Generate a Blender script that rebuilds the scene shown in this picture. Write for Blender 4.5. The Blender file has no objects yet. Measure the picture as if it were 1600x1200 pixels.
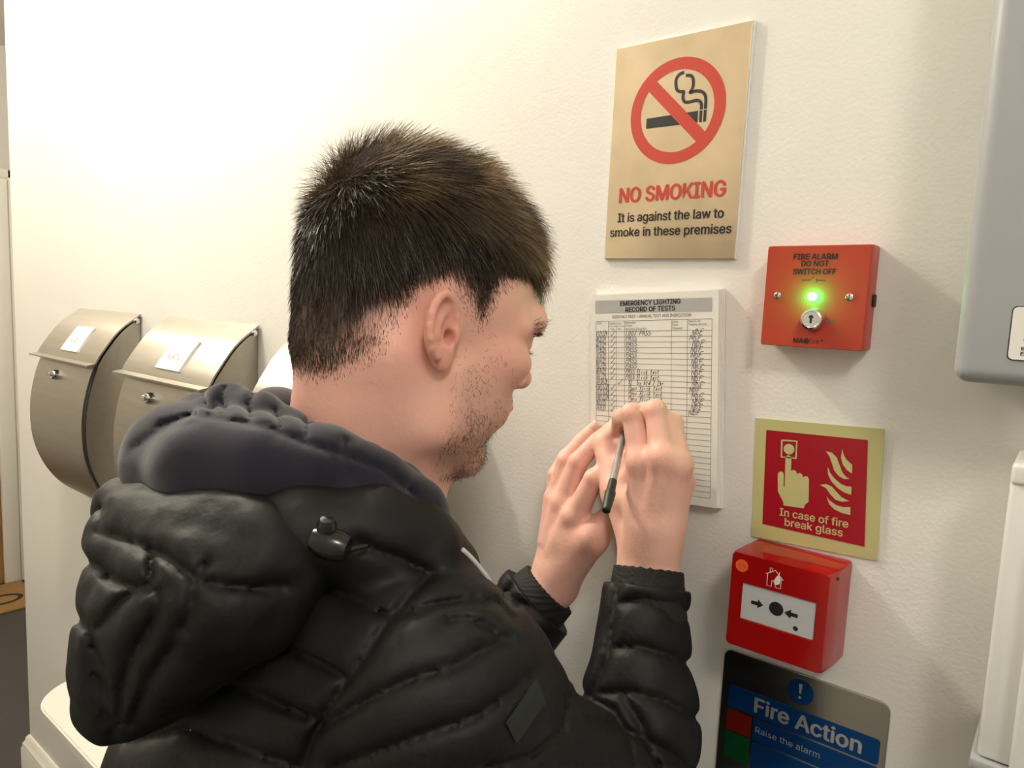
import bpy, bmesh, math, random
import numpy as np
from mathutils import Vector, Matrix
from mathutils.geometry import tessellate_polygon

SC = bpy.context.scene
COL = SC.collection
# ------------------------------------------------------------------ camera
YAW, PIT, ROL, FPX = math.radians(-38.57633), math.radians(-6.36753), math.radians(2.46729), 1095.38
CAM = np.array([0.0, -0.68, 1.5])
_fw = np.array([math.cos(PIT)*math.sin(YAW), math.cos(PIT)*math.cos(YAW), math.sin(PIT)])
_r0 = np.array([math.cos(YAW), -math.sin(YAW), 0.0]); _u0 = np.cross(_r0, _fw)
CR = math.cos(ROL)*_r0 + math.sin(ROL)*_u0
CU = -math.sin(ROL)*_r0 + math.cos(ROL)*_u0
CF = _fw
cd = bpy.data.cameras.new('camera'); cam = bpy.data.objects.new('camera', cd); COL.objects.link(cam)
cd.sensor_width = 36.0; cd.lens = FPX/1600*36.0; cd.clip_start = 0.01
cam.matrix_world = Matrix(((CR[0], CU[0], -CF[0], CAM[0]), (CR[1], CU[1], -CF[1], CAM[1]), (CR[2], CU[2], -CF[2], CAM[2]), (0, 0, 0, 1)))
SC.camera = cam
def ray(x, y): return (x-800)/FPX*CR - (y-600)/FPX*CU + CF
def PY(x, y, Y=0.0):            # a photo pixel met with the plane y = Y (parallel to the wall)
    d = ray(x, y); return CAM + d*((Y-CAM[1])/d[1])
def PD(x, y, D): return CAM + ray(x, y)*D
# ------------------------------------------------------------------ world, exposure, ceiling lamps
w = bpy.data.worlds.new('world'); SC.world = w; w.use_nodes = True
w.node_tree.nodes['Background'].inputs[0].default_value = (0.05, 0.05, 0.05, 1)
SC.view_settings.view_transform = 'Standard'; SC.view_settings.look = 'None'
SC.view_settings.exposure = 0.14; SC.view_settings.gamma = 1.0; SC.view_settings.use_curve_mapping = False
CEIL = 2.62
LAMPS = [((-1.40, -0.38, CEIL), 47.0, 0.035, (1.0, 0.915, 0.76)),
         ((-2.85, -0.60, CEIL), 36.0, 0.06, (1.0, 0.895, 0.73)),
         ((0.62, -1.10, CEIL), 23.0, 0.14, (1.0, 0.94, 0.86))]

# ------------------------------------------------------------------ materials
MATS = {}
def mat(name, col, rough=0.5, metal=0.0, bump=None, noise=None, spec=None, emit=None, sub=None, coat=None, alpha=None, trans=None, aniso=None, sheen=None):
    if name in MATS: return MATS[name]
    m = bpy.data.materials.new(name); m.use_nodes = True; MATS[name] = m
    nt = m.node_tree; b = nt.nodes['Principled BSDF']
    b.inputs['Base Color'].default_value = (*col, 1); b.inputs['Roughness'].default_value = rough; b.inputs['Metallic'].default_value = metal
    if spec is not None: b.inputs['Specular IOR Level'].default_value = spec
    if coat: b.inputs['Coat Weight'].default_value = coat; b.inputs['Coat Roughness'].default_value = 0.1
    if trans: b.inputs['Transmission Weight'].default_value = trans
    if sheen: b.inputs['Sheen Weight'].default_value = sheen; b.inputs['Sheen Roughness'].default_value = 0.5
    if sub: b.inputs['Subsurface Weight'].default_value = sub[0]; b.inputs['Subsurface Radius'].default_value = sub[1]; b.inputs['Subsurface Scale'].default_value = sub[2]
    if emit: b.inputs['Emission Color'].default_value = (*emit[0], 1); b.inputs['Emission Strength'].default_value = emit[1]
    tc = nt.nodes.new('ShaderNodeTexCoord')
    def ntex(scale, detail, stretch):
        mp = nt.nodes.new('ShaderNodeMapping'); mp.inputs['Scale'].default_value = stretch
        nt.links.new(tc.outputs['Object'], mp.inputs[0])
        n = nt.nodes.new('ShaderNodeTexNoise'); n.inputs['Scale'].default_value = scale; n.inputs['Detail'].default_value = detail
        nt.links.new(mp.outputs[0], n.inputs['Vector']); return n
    if noise:    # (scale, amount, stretch) varies the base colour
        n = ntex(noise[0], 4, noise[2] if len(noise) > 2 else (1, 1, 1))
        r = nt.nodes.new('ShaderNodeValToRGB'); a = noise[1]
        r.color_ramp.elements[0].position = 0.3; r.color_ramp.elements[1].position = 0.7
        r.color_ramp.elements[0].color = (*[max(0, c*(1-a)) for c in col], 1); r.color_ramp.elements[1].color = (*[min(1, c*(1+a)) for c in col], 1)
        nt.links.new(n.outputs['Fac'], r.inputs[0]); nt.links.new(r.outputs[0], b.inputs['Base Color'])
    if bump:     # list of (scale, strength, distance, stretch)
        prev = None
        for bp in bump:
            n = ntex(bp[0], 3, bp[3] if len(bp) > 3 else (1, 1, 1))
            bu = nt.nodes.new('ShaderNodeBump'); bu.inputs['Strength'].default_value = bp[1]; bu.inputs['Distance'].default_value = bp[2]
            nt.links.new(n.outputs['Fac'], bu.inputs['Height'])
            if prev: nt.links.new(prev.outputs[0], bu.inputs['Normal'])
            prev = bu
        nt.links.new(prev.outputs[0], b.inputs['Normal'])
    return m
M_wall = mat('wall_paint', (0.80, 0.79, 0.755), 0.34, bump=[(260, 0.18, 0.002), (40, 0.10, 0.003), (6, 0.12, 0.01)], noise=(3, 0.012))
M_wall2 = mat('far_wall_shaded', (0.62, 0.60, 0.56), 0.6)  # greyer copy of the wall paint, shadow at the far end put into the colour
M_ceil = mat('ceiling_paint', (0.8, 0.79, 0.76), 0.8)
M_gloss = mat('white_gloss_paint', (0.8, 0.78, 0.72), 0.3)
M_carpet = mat('grey_carpet', (0.085, 0.078, 0.072), 0.95, bump=[(900, 0.8, 0.004)], noise=(400, 0.35))
M_wood = mat('oak_door', (0.36, 0.19, 0.065), 0.45, noise=(9, 0.3, (8, 8, 0.7)))
M_coir = mat('coir_mat', (0.42, 0.24, 0.085), 0.95, bump=[(500, 0.9, 0.005)], noise=(300, 0.4))
M_matblack = mat('black_print', (0.012, 0.012, 0.012), 0.5)
M_steel = mat('brushed_steel', (0.44, 0.41, 0.355), 0.36, metal=1.0, bump=[(60, 0.06, 0.001, (0.4, 30, 30))], noise=(14, 0.06, (0.3, 6, 6)))
M_chrome = mat('chrome', (0.75, 0.75, 0.74), 0.14, metal=1.0)
M_seam = mat('dark_gap', (0.02, 0.02, 0.02), 0.7)
M_paper = mat('white_paper', (0.80, 0.785, 0.74), 0.7)
M_label = mat('white_label', (0.82, 0.81, 0.76), 0.45)
M_brass = mat('satin_gold_metal', (0.62, 0.50, 0.345), 0.36, metal=0.75, bump=[(60, 0.03, 0.001, (0.3, 20, 20))], noise=(22, 0.09))
M_acryl = mat('clear_edge', (0.85, 0.87, 0.88), 0.12, spec=0.7)
M_signred = mat('sign_red_print', (0.55, 0.055, 0.035), 0.35)
M_black = mat('black_ink', (0.014, 0.014, 0.013), 0.5)
M_swred = mat('red_plastic_satin', (0.45, 0.04, 0.018), 0.38, bump=[(900, 0.06, 0.0005)])
M_callred = mat('red_plastic_gloss', (0.36, 0.004, 0.004), 0.14)
M_sticker = mat('orange_sticker', (0.95, 0.13, 0.03), 0.5)
M_lumi = mat('photoluminescent_card', (0.50, 0.48, 0.22), 0.45)
M_firered = mat('fire_sign_red', (0.33, 0.005, 0.016), 0.3)
M_blue = mat('sign_blue_print', (0.006, 0.085, 0.34), 0.25, metal=0.75)
M_green = mat('sign_green_print', (0.006, 0.16, 0.045), 0.25, metal=0.75)
M_redp = mat('sign_dark_red_print', (0.40, 0.02, 0.012), 0.25, metal=0.75)
M_actwhite = mat('sign_silver_lettering', (0.62, 0.62, 0.60), 0.3, metal=0.75)
M_actsteel = mat('action_sign_steel', (0.48, 0.46, 0.42), 0.2, metal=1.0, bump=[(60, 0.04, 0.0006, (0.3, 40, 40))])
M_panel = mat('grey_panel_plastic', (0.36, 0.375, 0.39), 0.42, bump=[(1200, 0.05, 0.0004)])
M_whitepl = mat('white_plastic', (0.74, 0.75, 0.73), 0.3)
M_greyprint = mat('grey_print', (0.42, 0.42, 0.42), 0.7)
M_line = mat('thin_ink', (0.10, 0.10, 0.10), 0.6)
M_pen = mat('pen_ink', (0.02, 0.02, 0.025), 0.5)
M_led = mat('green_led', (0.1, 0.9, 0.3), 0.3, emit=((0.10, 1.0, 0.30), 9.0))
M_lamp = mat('lamp_diffuser', (1, 0.95, 0.85), 0.5, emit=((1.0, 0.86, 0.66), 6.0))

# ------------------------------------------------------------------ mesh helpers
def tag(o, label=None, cat=None, group=None, kind=None):
    if label: o['label'] = label
    if cat: o['category'] = cat
    if group: o['group'] = group
    if kind: o['kind'] = kind
    return o
def empty(name, loc, label=None, cat=None, group=None, kind=None):
    e = bpy.data.objects.new(name, None); COL.objects.link(e); e.location = [float(v) for v in loc]; e.empty_display_size = 0.02
    return tag(e, label, cat, group, kind)
def setp(o, p):
    if p is not None:
        o.parent = p
        m = Matrix.Identity(4); q = p
        while q is not None: m = q.matrix_basis @ m if q.parent is None else q.matrix_parent_inverse @ q.matrix_basis @ m; q = q.parent
        o.matrix_parent_inverse = Matrix.Translation(m.translation).inverted()
    return o
def mk(name, verts, faces, m=None, parent=None, smooth=False, mats=None, fmat=None):
    me = bpy.data.meshes.new(name); me.from_pydata([tuple(map(float, v)) for v in verts], [], [tuple(map(int, f)) for f in faces]); me.update()
    if mats:
        for q in mats: me.materials.append(q)
        if fmat is not None: me.polygons.foreach_set('material_index', np.asarray(fmat, dtype=np.int32))
    elif m: me.materials.append(m)
    if smooth: me.polygons.foreach_set('use_smooth', np.ones(len(me.polygons), dtype=bool))
    o = bpy.data.objects.new(name, me); COL.objects.link(o)
    return setp(o, parent)
def from_bm(name, bm, m, parent=None, smooth=False):
    bmesh.ops.recalc_face_normals(bm, faces=bm.faces)
    me = bpy.data.meshes.new(name); bm.to_mesh(me); bm.free()
    if m: me.materials.append(m)
    if smooth: me.polygons.foreach_set('use_smooth', np.ones(len(me.polygons), dtype=bool))
    o = bpy.data.objects.new(name, me); COL.objects.link(o)
    return setp(o, parent)
def smooth_by_angle(o, deg=35):
    me = o.data; me.polygons.foreach_set('use_smooth', np.ones(len(me.polygons), dtype=bool))
    bm = bmesh.new(); bm.from_mesh(me)
    for e in bm.edges:
        if len(e.link_faces) == 2 and e.calc_face_angle(0) > math.radians(deg): e.smooth = False
    bm.to_mesh(me); bm.free(); return o
def box(name, x0, x1, y0, y1, z0, z1, m, parent=None, bev=0.0, seg=2):
    bm = bmesh.new(); bmesh.ops.create_cube(bm, size=1)
    for v in bm.verts: v.co = Vector((x0+(v.co.x+.5)*(x1-x0), y0+(v.co.y+.5)*(y1-y0), z0+(v.co.z+.5)*(z1-z0)))
    if bev: bmesh.ops.bevel(bm, geom=bm.edges[:], offset=bev, segments=seg, affect='EDGES', profile=0.5)
    o = from_bm(name, bm, m, parent)
    if bev: smooth_by_angle(o, 50)
    return o
def plate(name, pts, yf, yb, m, parent=None, bev=0.0, bevm=0):
    """outline pts (x, z) facing the room (-y): front at y = yf, back at y = yb"""
    bm = bmesh.new(); vs = [bm.verts.new((p[0], yb, p[1])) for p in pts]; f = bm.faces.new(vs)
    r = bmesh.ops.extrude_face_region(bm, geom=[f]); nv = [e for e in r['geom'] if isinstance(e, bmesh.types.BMVert)]
    bmesh.ops.translate(bm, verts=nv, vec=(0, yf-yb, 0))
    if bev:
        es = [e for e in bm.edges if all(v in nv for v in e.verts)]
        bmesh.ops.bevel(bm, geom=es, offset=bev, segments=2, affect='EDGES', profile=0.5)
    return from_bm(name, bm, m, parent)
def rrect(x0, x1, z0, z1, r, n=5):
    out = []
    for cx, cz, a0 in ((x1-r, z1-r, 0), (x0+r, z1-r, 90), (x0+r, z0+r, 180), (x1-r, z0+r, 270)):
        for k in range(n+1):
            a = math.radians(a0+90*k/n); out.append((cx+r*math.cos(a), cz+r*math.sin(a)))
    return out
def circ(cx, cz, r, n=40): return [(cx+r*math.cos(2*math.pi*k/n), cz+r*math.sin(2*math.pi*k/n)) for k in range(n)]
def ribbon_geo(lines, wd, y, V, F):
    """flat pen or print strokes in the xz plane at depth y"""
    for L in lines:
        P = np.array(L, float)
        if len(P) < 2: continue
        T = np.gradient(P, axis=0); T /= np.linalg.norm(T, axis=1)[:, None]+1e-9
        N = np.stack([-T[:, 1], T[:, 0]], 1)*wd/2
        b = len(V)
        for p, n in zip(P, N): V.append((p[0]+n[0], y, p[1]+n[1])); V.append((p[0]-n[0], y, p[1]-n[1]))
        for k in range(len(P)-1): F.append((b+2*k, b+2*k+1, b+2*k+3, b+2*k+2))
def ribbons(name, lines, wd, y, m, parent, th=0.0003):
    V, F = [], []; ribbon_geo(lines, wd, y, V, F)
    return mk(name, V, F, m, parent)
def smoothline(pts, n=8):
    P = [np.array(p, float) for p in pts]; P = [2*P[0]-P[1]]+P+[2*P[-1]-P[-2]]; out = []
    for i in range(1, len(P)-2):
        for t in np.linspace(0, 1, n, endpoint=False):
            a, b, c, d = P[i-1:i+3]; out.append(.5*((2*b)+(-a+c)*t+(2*a-5*b+4*c-d)*t*t+(-a+3*b-3*c+d)*t**3))
    out.append(P[-2]); return [tuple(p) for p in out]
_fp = None
try:
    import os
    _d = bpy.utils.system_resource('DATAFILES', path='fonts'); _fp = bpy.data.fonts.load(os.path.join(_d, 'Inter.woff2'))
except Exception: _fp = None
def text(name, s, x0, x1, zb, cap, y, m, parent, bold=0.0, rot=0.0, piv=None, spacing=1.0, shear=0.0):
    """print: string from x0 to x1, baseline zb, capital height cap, on the plane y, turned by rot about piv"""
    cu = bpy.data.curves.new('t', 'FONT'); cu.body = s; cu.size = 1.0
    if _fp: cu.font = _fp
    cu.space_character = spacing; cu.shear = shear; cu.resolution_u = 3; cu.fill_mode = 'FRONT'
    o = bpy.data.objects.new('t', cu); COL.objects.link(o); bpy.context.view_layer.update()
    cv = o.to_curve(bpy.context.evaluated_depsgraph_get(), apply_modifiers=False); loops = []
    for sp in cv.splines:                     # sample each outline, then fill every outer outline with its own holes
        if sp.type != 'BEZIER':
            loops.append(np.array([p.co[:2] for p in sp.points])); continue
        bp = sp.bezier_points; out = []
        for i in range(len(bp)):
            p0, p1, p2, p3 = [np.array(v[:2]) for v in (bp[i].co, bp[i].handle_right, bp[(i+1) % len(bp)].handle_left, bp[(i+1) % len(bp)].co)]
            straight = abs(np.cross(p1-p0, p3-p0))+abs(np.cross(p2-p0, p3-p0)) < 1e-5
            for t in ((0,) if straight else (0, 0.2, 0.4, 0.6, 0.8)): out.append((1-t)**3*p0+3*(1-t)**2*t*p1+3*(1-t)*t*t*p2+t**3*p3)
        loops.append(np.array(out))
    me = bpy.data.meshes.new_from_object(o.evaluated_get(bpy.context.evaluated_depsgraph_get())); bv = np.array([v.co[:2] for v in me.vertices]); bf = [tuple(p.vertices) for p in me.polygons]; bpy.data.meshes.remove(me)
    o.to_curve_clear(); bpy.data.objects.remove(o); bpy.data.curves.remove(cu)
    loops = [l for l in loops if len(l) > 2]
    area = [np.sum(np.cross(l, np.roll(l, -1, 0)))/2 for l in loops]; sg = np.sign(area[int(np.argmax(np.abs(area)))])
    outer = [l for l, a_ in zip(loops, area) if a_*sg > 0]; holes = [l for l, a_ in zip(loops, area) if a_*sg < 0]
    bb = [(l.min(0)+0.012, l.max(0)-0.012) for l in outer]     # letters drawn as overlapping strokes (K) are filled stroke by stroke, the rest by the font's own fill
    lap = [any(j != i and (bb[i][0] < bb[j][1]).all() and (bb[j][0] < bb[i][1]).all() for j in range(len(outer))) for i in range(len(outer))]
    co = [(p[0], p[1], 0) for p in bv]; ls = []
    boxes = [(l.min(0)-0.003, l.max(0)+0.003) for l, q in zip(outer, lap) if q]
    for f in bf:
        m_ = bv[list(f)].mean(0)
        if not any((m_ > q[0]).all() and (m_ < q[1]).all() for q in boxes): ls.append(f)
    for l, q in zip(outer, lap):
        if not q: continue
        b0 = len(co); co += [(p[0], p[1], 0) for p in l]
        for t in tessellate_polygon([[Vector((p[0], p[1], 0)) for p in l]]): ls.append(tuple(b0+i for i in t))
    co = np.array(co)
    a, b = co[:, 0].min(), co[:, 0].max(); sx = (x1-x0)/(b-a); sz = cap/(0.509 if _fp else 0.69)
    X = x0+(co[:, 0]-a)*sx; Z = zb+co[:, 1]*sz
    if rot:
        c, s_ = math.cos(rot), math.sin(rot); dx, dz = X-piv[0], Z-piv[1]; X = piv[0]+c*dx-s_*dz; Z = piv[1]+s_*dx+c*dz
    V, F = [], []; h_ = min(bold*2.6, 0.06)*cap; sh = [(0, 0)]+([(h_, 0), (-h_, 0), (0, h_*0.7), (0, -h_*0.7)] if bold else []); c, s_ = math.cos(rot), math.sin(rot)
    for k, (dx, dz) in enumerate(sh):        # heavier strokes are the letter laid over itself
        for i, f in enumerate(ls):
            q = [(X[v]+c*dx-s_*dz, Z[v]+s_*dx+c*dz) for v in f]
            ar = sum(q[j-1][0]*q[j][1]-q[j][0]*q[j-1][1] for j in range(len(q)))
            if abs(ar) < 1e-13: continue
            if ar < 0: q = q[::-1]
            b0 = len(V); V += [(x, y-0.00002*k-4e-7*(i % 40), z) for x, z in q]; F.append(tuple(range(b0, b0+len(q))))
    me = bpy.data.meshes.new(name); me.from_pydata(V, [], F); me.update()
    me.materials.clear(); me.materials.append(m)
    o = bpy.data.objects.new(name, me); me.name = name; COL.objects.link(o)
    return setp(o, parent)
def lathe(name, prof, axis_o, axis_d, m, parent=None, n=24, cap=True):
    """profile [(radius, distance along axis)] turned about an axis"""
    d = Vector(axis_d).normalized(); a = d.orthogonal().normalized(); b = d.cross(a); O = Vector(axis_o); V, F = [], []
    for r, t in prof:
        for k in range(n):
            th = 2*math.pi*k/n; V.append(O+d*t+(a*math.cos(th)+b*math.sin(th))*r)
    for i in range(len(prof)-1):
        for k in range(n): F.append((i*n+k, i*n+(k+1) % n, (i+1)*n+(k+1) % n, (i+1)*n+k))
    if cap: F.append(tuple(range(n))); F.append(tuple(range(len(prof)*n-1, (len(prof)-1)*n-1, -1)))
    o = mk(name, V, F, m, parent); bm = bmesh.new(); bm.from_mesh(o.data); bmesh.ops.recalc_face_normals(bm, faces=bm.faces); bm.to_mesh(o.data); bm.free()
    return smooth_by_angle(o, 40)

# ------------------------------------------------------------------ the room
XC = -2.372          # outer corner where the main wall ends
def st(o): o['kind'] = 'structure'; return o
st(box('floor', -4.6, 1.6, -1.75, 1.3, -0.1, 0.0, M_carpet))
st(box('ceiling', -4.6, 1.6, -1.75, 1.3, CEIL, CEIL+0.1, M_ceil))
st(box('wall_front', XC, 1.4, 0.0, 0.12, 0.0, CEIL, M_wall))
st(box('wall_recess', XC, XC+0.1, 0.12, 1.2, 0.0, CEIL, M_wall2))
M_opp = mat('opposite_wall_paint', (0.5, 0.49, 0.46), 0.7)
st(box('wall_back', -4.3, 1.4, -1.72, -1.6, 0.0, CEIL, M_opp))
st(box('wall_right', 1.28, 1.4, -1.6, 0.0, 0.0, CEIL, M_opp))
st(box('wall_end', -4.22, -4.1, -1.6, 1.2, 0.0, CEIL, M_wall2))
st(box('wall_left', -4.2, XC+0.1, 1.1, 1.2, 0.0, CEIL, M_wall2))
# skirting along the main wall, moulded profile, turned round the corner
sk = [(0.0, 0.0), (-0.02, 0.0), (-0.02, 0.088), (-0.0165, 0.096), (-0.0165, 0.104), (-0.011, 0.113), (-0.0085, 0.124), (-0.003, 0.131), (0.0, 0.132)]
V, F = [], []
ns = len(sk)
for X, Y, ex in ((1.28, 0.0, (0, 1)), (XC, 0.0, (1, 1)), (XC, 0.12, (1, 0))):
    for o_, z in sk: V.append((X+o_*ex[0], Y+o_*ex[1] if ex[1] else Y, z))
for i in range(2):
    for k in range(ns-1): F.append((i*ns+k, i*ns+k+1, (i+1)*ns+k+1, (i+1)*ns+k))
st(smooth_by_angle(mk('baseboard_front', V, F, M_gloss), 30))
# far door in its frame on the end wall
dr = st(empty('door_1', (-4.1, 0.0, 0.0)))
box('door_leaf', -4.095, -4.07, -0.42, 0.40, 0.005, 1.93, M_wood, dr, 0.003)
for a, b in ((0.40, 0.47), (-0.49, -0.42)):
    box('door_frame', -4.098, -4.05, a, b, 0.0, 2.0, M_gloss, dr, 0.006)
    box('door_frame', -4.098, -4.06, (b if a > 0 else a-0.045), (b+0.045 if a > 0 else a), 0.0, 2.045, M_gloss, dr, 0.006)
box('door_frame', -4.098, -4.055, -0.49, 0.47, 1.93, 2.0, M_gloss, dr, 0.006)
box('door_frame', -4.098, -4.06, -0.535, 0.515, 2.0, 2.045, M_gloss, dr, 0.006)
dh = lathe('door_handle', [(0.022, 0), (0.022, 0.008), (0.009, 0.010), (0.009, 0.045), (0.004, 0.047)], (-4.07, -0.36, 1.02), (1, 0, 0), M_chrome, dr, 16)
box('handle_lever', -4.035, -4.023, -0.37, -0.25, 1.012, 1.030, M_chrome, dh, 0.003)
box('hinge', -4.07, -4.058, 0.385, 0.405, 1.60, 1.72, M_steel, dr)
mt = empty('doormat', (-3.9, 0.1, 0.0), 'brown coir doormat with a black printed ring at the far door', 'doormat')
box('mat_pile', -4.04, -3.685, -0.25, 0.46, 0.001, 0.014, M_coir, mt, 0.004)
rc = [(-3.83+0.055*math.cos(a), 0.325+0.075*math.sin(a)) for a in np.linspace(0, 2*math.pi, 33)]
V, F = [], []
for i, (x, y) in enumerate(rc):
    dx, dy = (x+3.83), (y-0.325); V += [(-3.83+dx*0.78, 0.325+dy*0.84, 0.0146), (-3.83+dx*1.15, 0.325+dy*1.12, 0.0146)]
for i in range(32): F.append((2*i, 2*i+1, 2*i+3, 2*i+2))
mk('printed_ring', V, F, M_matblack, mt)
# ceiling lamps (they light the place; above the picture)
for i, (L, P, rad, c) in enumerate(LAMPS):
    e = empty('ceiling_lamp', L, ['white round ceiling lamp over the middle of the corridor', 'white round ceiling lamp near the far door', 'white round ceiling lamp by the grey panel'][i], 'lamp', 'corridor ceiling lamps')
    lathe('lamp_base', [(0.09, 0), (0.09, 0.02), (0.075, 0.03)], L, (0, 0, -1), M_gloss, e)
    lathe('lamp_diffuser', [(0.07, 0.03), (0.065, 0.05), (0.045, 0.065), (0.015, 0.072)], L, (0, 0, -1), M_lamp, e)
    ld = bpy.data.lights.new('lamp_light', 'POINT'); ld.energy = P; ld.shadow_soft_size = rad; ld.color = c
    lo = bpy.data.objects.new('lamp_light', ld); COL.objects.link(lo); lo.location = (L[0], L[1], L[2]-0.13)

# ------------------------------------------------------------------ mailboxes
PROF = smoothline([(0.0, 1.444), (-0.04, 1.413), (-0.068, 1.378), (-0.092, 1.338), (-0.11, 1.28), (-0.1185, 1.218), (-0.1155, 1.15), (-0.10, 1.095), (-0.076, 1.05), (-0.045, 1.015), (0.0, 0.985)], 5)
NF = 15              # profile points of the flap
def strip(x0, x1, pr, off, th, name, m, parent, inset=0.0):
    """curved sheet following the profile pr, thickness th, raised by off"""
    P = np.array(pr); T = np.gradient(P, axis=0); T /= np.linalg.norm(T, axis=1)[:, None]; N = np.stack([T[:, 1], -T[:, 0]], 1)
    if N[len(N)//2, 0] > 0: N = -N
    A = P+N*off; B = P+N*(off-th); V, F = [], []
    for a, b in zip(A, B): V += [(x0, a[0], a[1]), (x1, a[0], a[1]), (x1, b[0], b[1]), (x0, b[0], b[1])]
    for i in range(len(pr)-1):
        for k in range(4): F.append((4*i+k, 4*i+(k+1) % 4, 4*i+4+(k+1) % 4, 4*i+4+k))
    F += [(0, 1, 2, 3), (4*len(pr)-1, 4*len(pr)-2, 4*len(pr)-3, 4*len(pr)-4)]
    return smooth_by_angle(mk(name, V, F, m, parent), 40), A, N
MB_LAB = ['curved steel mailbox marked FLAT 1, farthest along the wall', 'curved steel mailbox marked FLAT 2, in the middle of the row', 'curved steel mailbox partly hidden behind the man\'s neck']
for i, xl in enumerate((-1.889, -1.432, -0.975)):
    x0, x1 = xl, xl+0.322
    e = empty('mailbox', (xl+0.16, 0, 0.985), MB_LAB[i], 'mailbox', 'curved steel mailboxes')
    e_pr = [(0.0, PROF[0][1])] + PROF + [(0.0, PROF[-1][1])]
    V, F = [], []
    sp = [(min(a+0.005, -0.001) if 0 < j < len(PROF)-1 else -0.001, b) for j, (a, b) in enumerate(PROF)]
    n = len(sp)
    for X in (x0+0.004, x1-0.004):
        V += [(X, a, b) for a, b in sp]
    F += [tuple(range(n)), tuple(range(2*n-1, n-1, -1))]
    for k in range(n): F.append((k, (k+1) % n, n+(k+1) % n, n+k))
    mk('body', V, F, M_steel, e)
    strip(x0+0.008, x1-0.012, PROF[NF:], -0.0005, 0.003, 'door_panel', M_steel, e)
    strip(x0+0.004, x1-0.004, PROF[NF:], -0.004, 0.002, 'door_gap', M_seam, e)
    fl, A, N = strip(x0-0.004, x1+0.004, PROF[:NF+1], 0.006, 0.003, 'flap', M_steel, e)
    p = A[-1]; lip = [(p[0]+0.004, p[1]+0.004), (p[0]-0.014, p[1]+0.001), (p[0]-0.014, p[1]-0.002), (p[0]+0.004, p[1]-0.001)]
    V = [(X, a, b) for X in (x0-0.010, x1+0.004) for a, b in lip]
    mk('flap_lip', V, [(0, 1, 2, 3), (7, 6, 5, 4), (0, 4, 5, 1), (1, 5, 6, 2), (2, 6, 7, 3), (3, 7, 4, 0)], M_steel, fl)
    for X in (x0-0.004, x1-0.002): lathe('flap_rivet', [(0.006, 0), (0.006, 0.006), (0.003, 0.008)], (X, -0.012, PROF[1][1]-0.004), (1, 0, 0), M_chrome, e, 12)
    # label holder on the flap
    a, b = 6, 14
    lx0, lx1 = xl+0.125, xl+0.215
    sl, A2, N2 = strip(lx0-0.003, lx1+0.003, PROF[a:b], 0.0085, 0.0025, 'label_frame', M_chrome, e)
    sl, A2, N2 = strip(lx0, lx1, PROF[a:b], 0.0095, 0.001, 'label_card', M_label, e)
    if i < 2:
        t = text('lettering', 'FLAT %d' % (i+1), lx0+0.022, lx1-0.02, 0, 0.011, 0, M_line, sl, bold=0.0)
        mid = A2[len(A2)//2]; tn = A2[len(A2)//2+1]-A2[len(A2)//2-1]; tn /= np.linalg.norm(tn); nn = N2[len(A2)//2]
        me = t.data; co = np.empty(len(me.vertices)*3); me.vertices.foreach_get('co', co); co = co.reshape(-1, 3)
        z = co[:, 2]-0.006; q = np.stack([co[:, 0], mid[0]-tn[0]*z+nn[0]*0.0014, mid[1]-tn[1]*z+nn[1]*0.0014], 1)
        me.vertices.foreach_set('co', q.ravel().astype(np.float32)); me.update()
    k = NF+3; q = PROF[k]
    lathe('lock', [(0.011, 0), (0.011, 0.006), (0.009, 0.010), (0.004, 0.0105)], (xl+0.135, q[0]+0.001, q[1]), (0, -0.98, 0.2), M_chrome, e, 16)
    box('lock_tab', xl+0.133, xl+0.145, q[0]-0.016, q[0]-0.008, q[1]-0.002, q[1]+0.008, M_chrome, e, 0.001)

# ------------------------------------------------------------------ rounded shelf under the mailboxes
she = empty('wall_shelf', (-1.4, 0, 0.44), 'white round-cornered wall shelf low under the steel mailboxes', 'shelf')
out = [(-1.0, -0.115)]
for k in range(13):
    a = math.radians(270-90*k/12); out.append((-1.87+0.115*math.cos(a), -0.001+0.114*math.sin(a)))
out.append((-1.0, -0.001))
bm = bmesh.new(); vs = [bm.verts.new((x, y, 0.441)) for x, y in out]; f = bm.faces.new(vs)
r = bmesh.ops.extrude_face_region(bm, geom=[f]); nv = [g for g in r['geom'] if isinstance(g, bmesh.types.BMVert)]; bmesh.ops.translate(bm, verts=nv, vec=(0, 0, 0.026))
bmesh.ops.bevel(bm, geom=[q for q in bm.edges if all(v.co.z > 0.46 for v in q.verts)], offset=0.004, segments=2, affect='EDGES')
from_bm('shelf_top', bm, M_gloss, she)
for X in (-1.7, -1.15): box('bracket', X, X+0.02, -0.09, -0.001, 0.40, 0.441, M_gloss, she, 0.002)

# ------------------------------------------------------------------ no smoking sign
e = empty('no_smoking_sign', (-0.3425, 0, 1.556), 'satin gold no smoking sign with red prohibition ring', 'sign')
plate('backing', [(-0.4165, 1.5555), (-0.2672, 1.5547), (-0.2662, 1.7772), (-0.4165, 1.7785)], -0.0032, -0.0004, M_acryl, e)
plate('metal_plate', [(-0.4158, 1.5562), (-0.2684, 1.5552), (-0.2676, 1.7766), (-0.4158, 1.7780)], -0.0046, -0.0032, M_brass, e, 0.0005)
yy = -0.0049; cx, cz = -0.3405, 1.7037; RO, RI = 0.0522, 0.0405
V, F = [], []
n = 64
for k in range(n):
    a = 2*math.pi*k/n; V += [(cx+RO*math.cos(a), yy, cz+RO*math.sin(a)), (cx+RI*math.cos(a), yy, cz+RI*math.sin(a))]
for k in range(n): F.append((2*k, 2*k+1, (2*k+3) % (2*n), (2*k+2) % (2*n)))
rg = mk('red_ring', V, F, M_signred, e)
a0 = math.radians(135); hw = 0.0062
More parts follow.
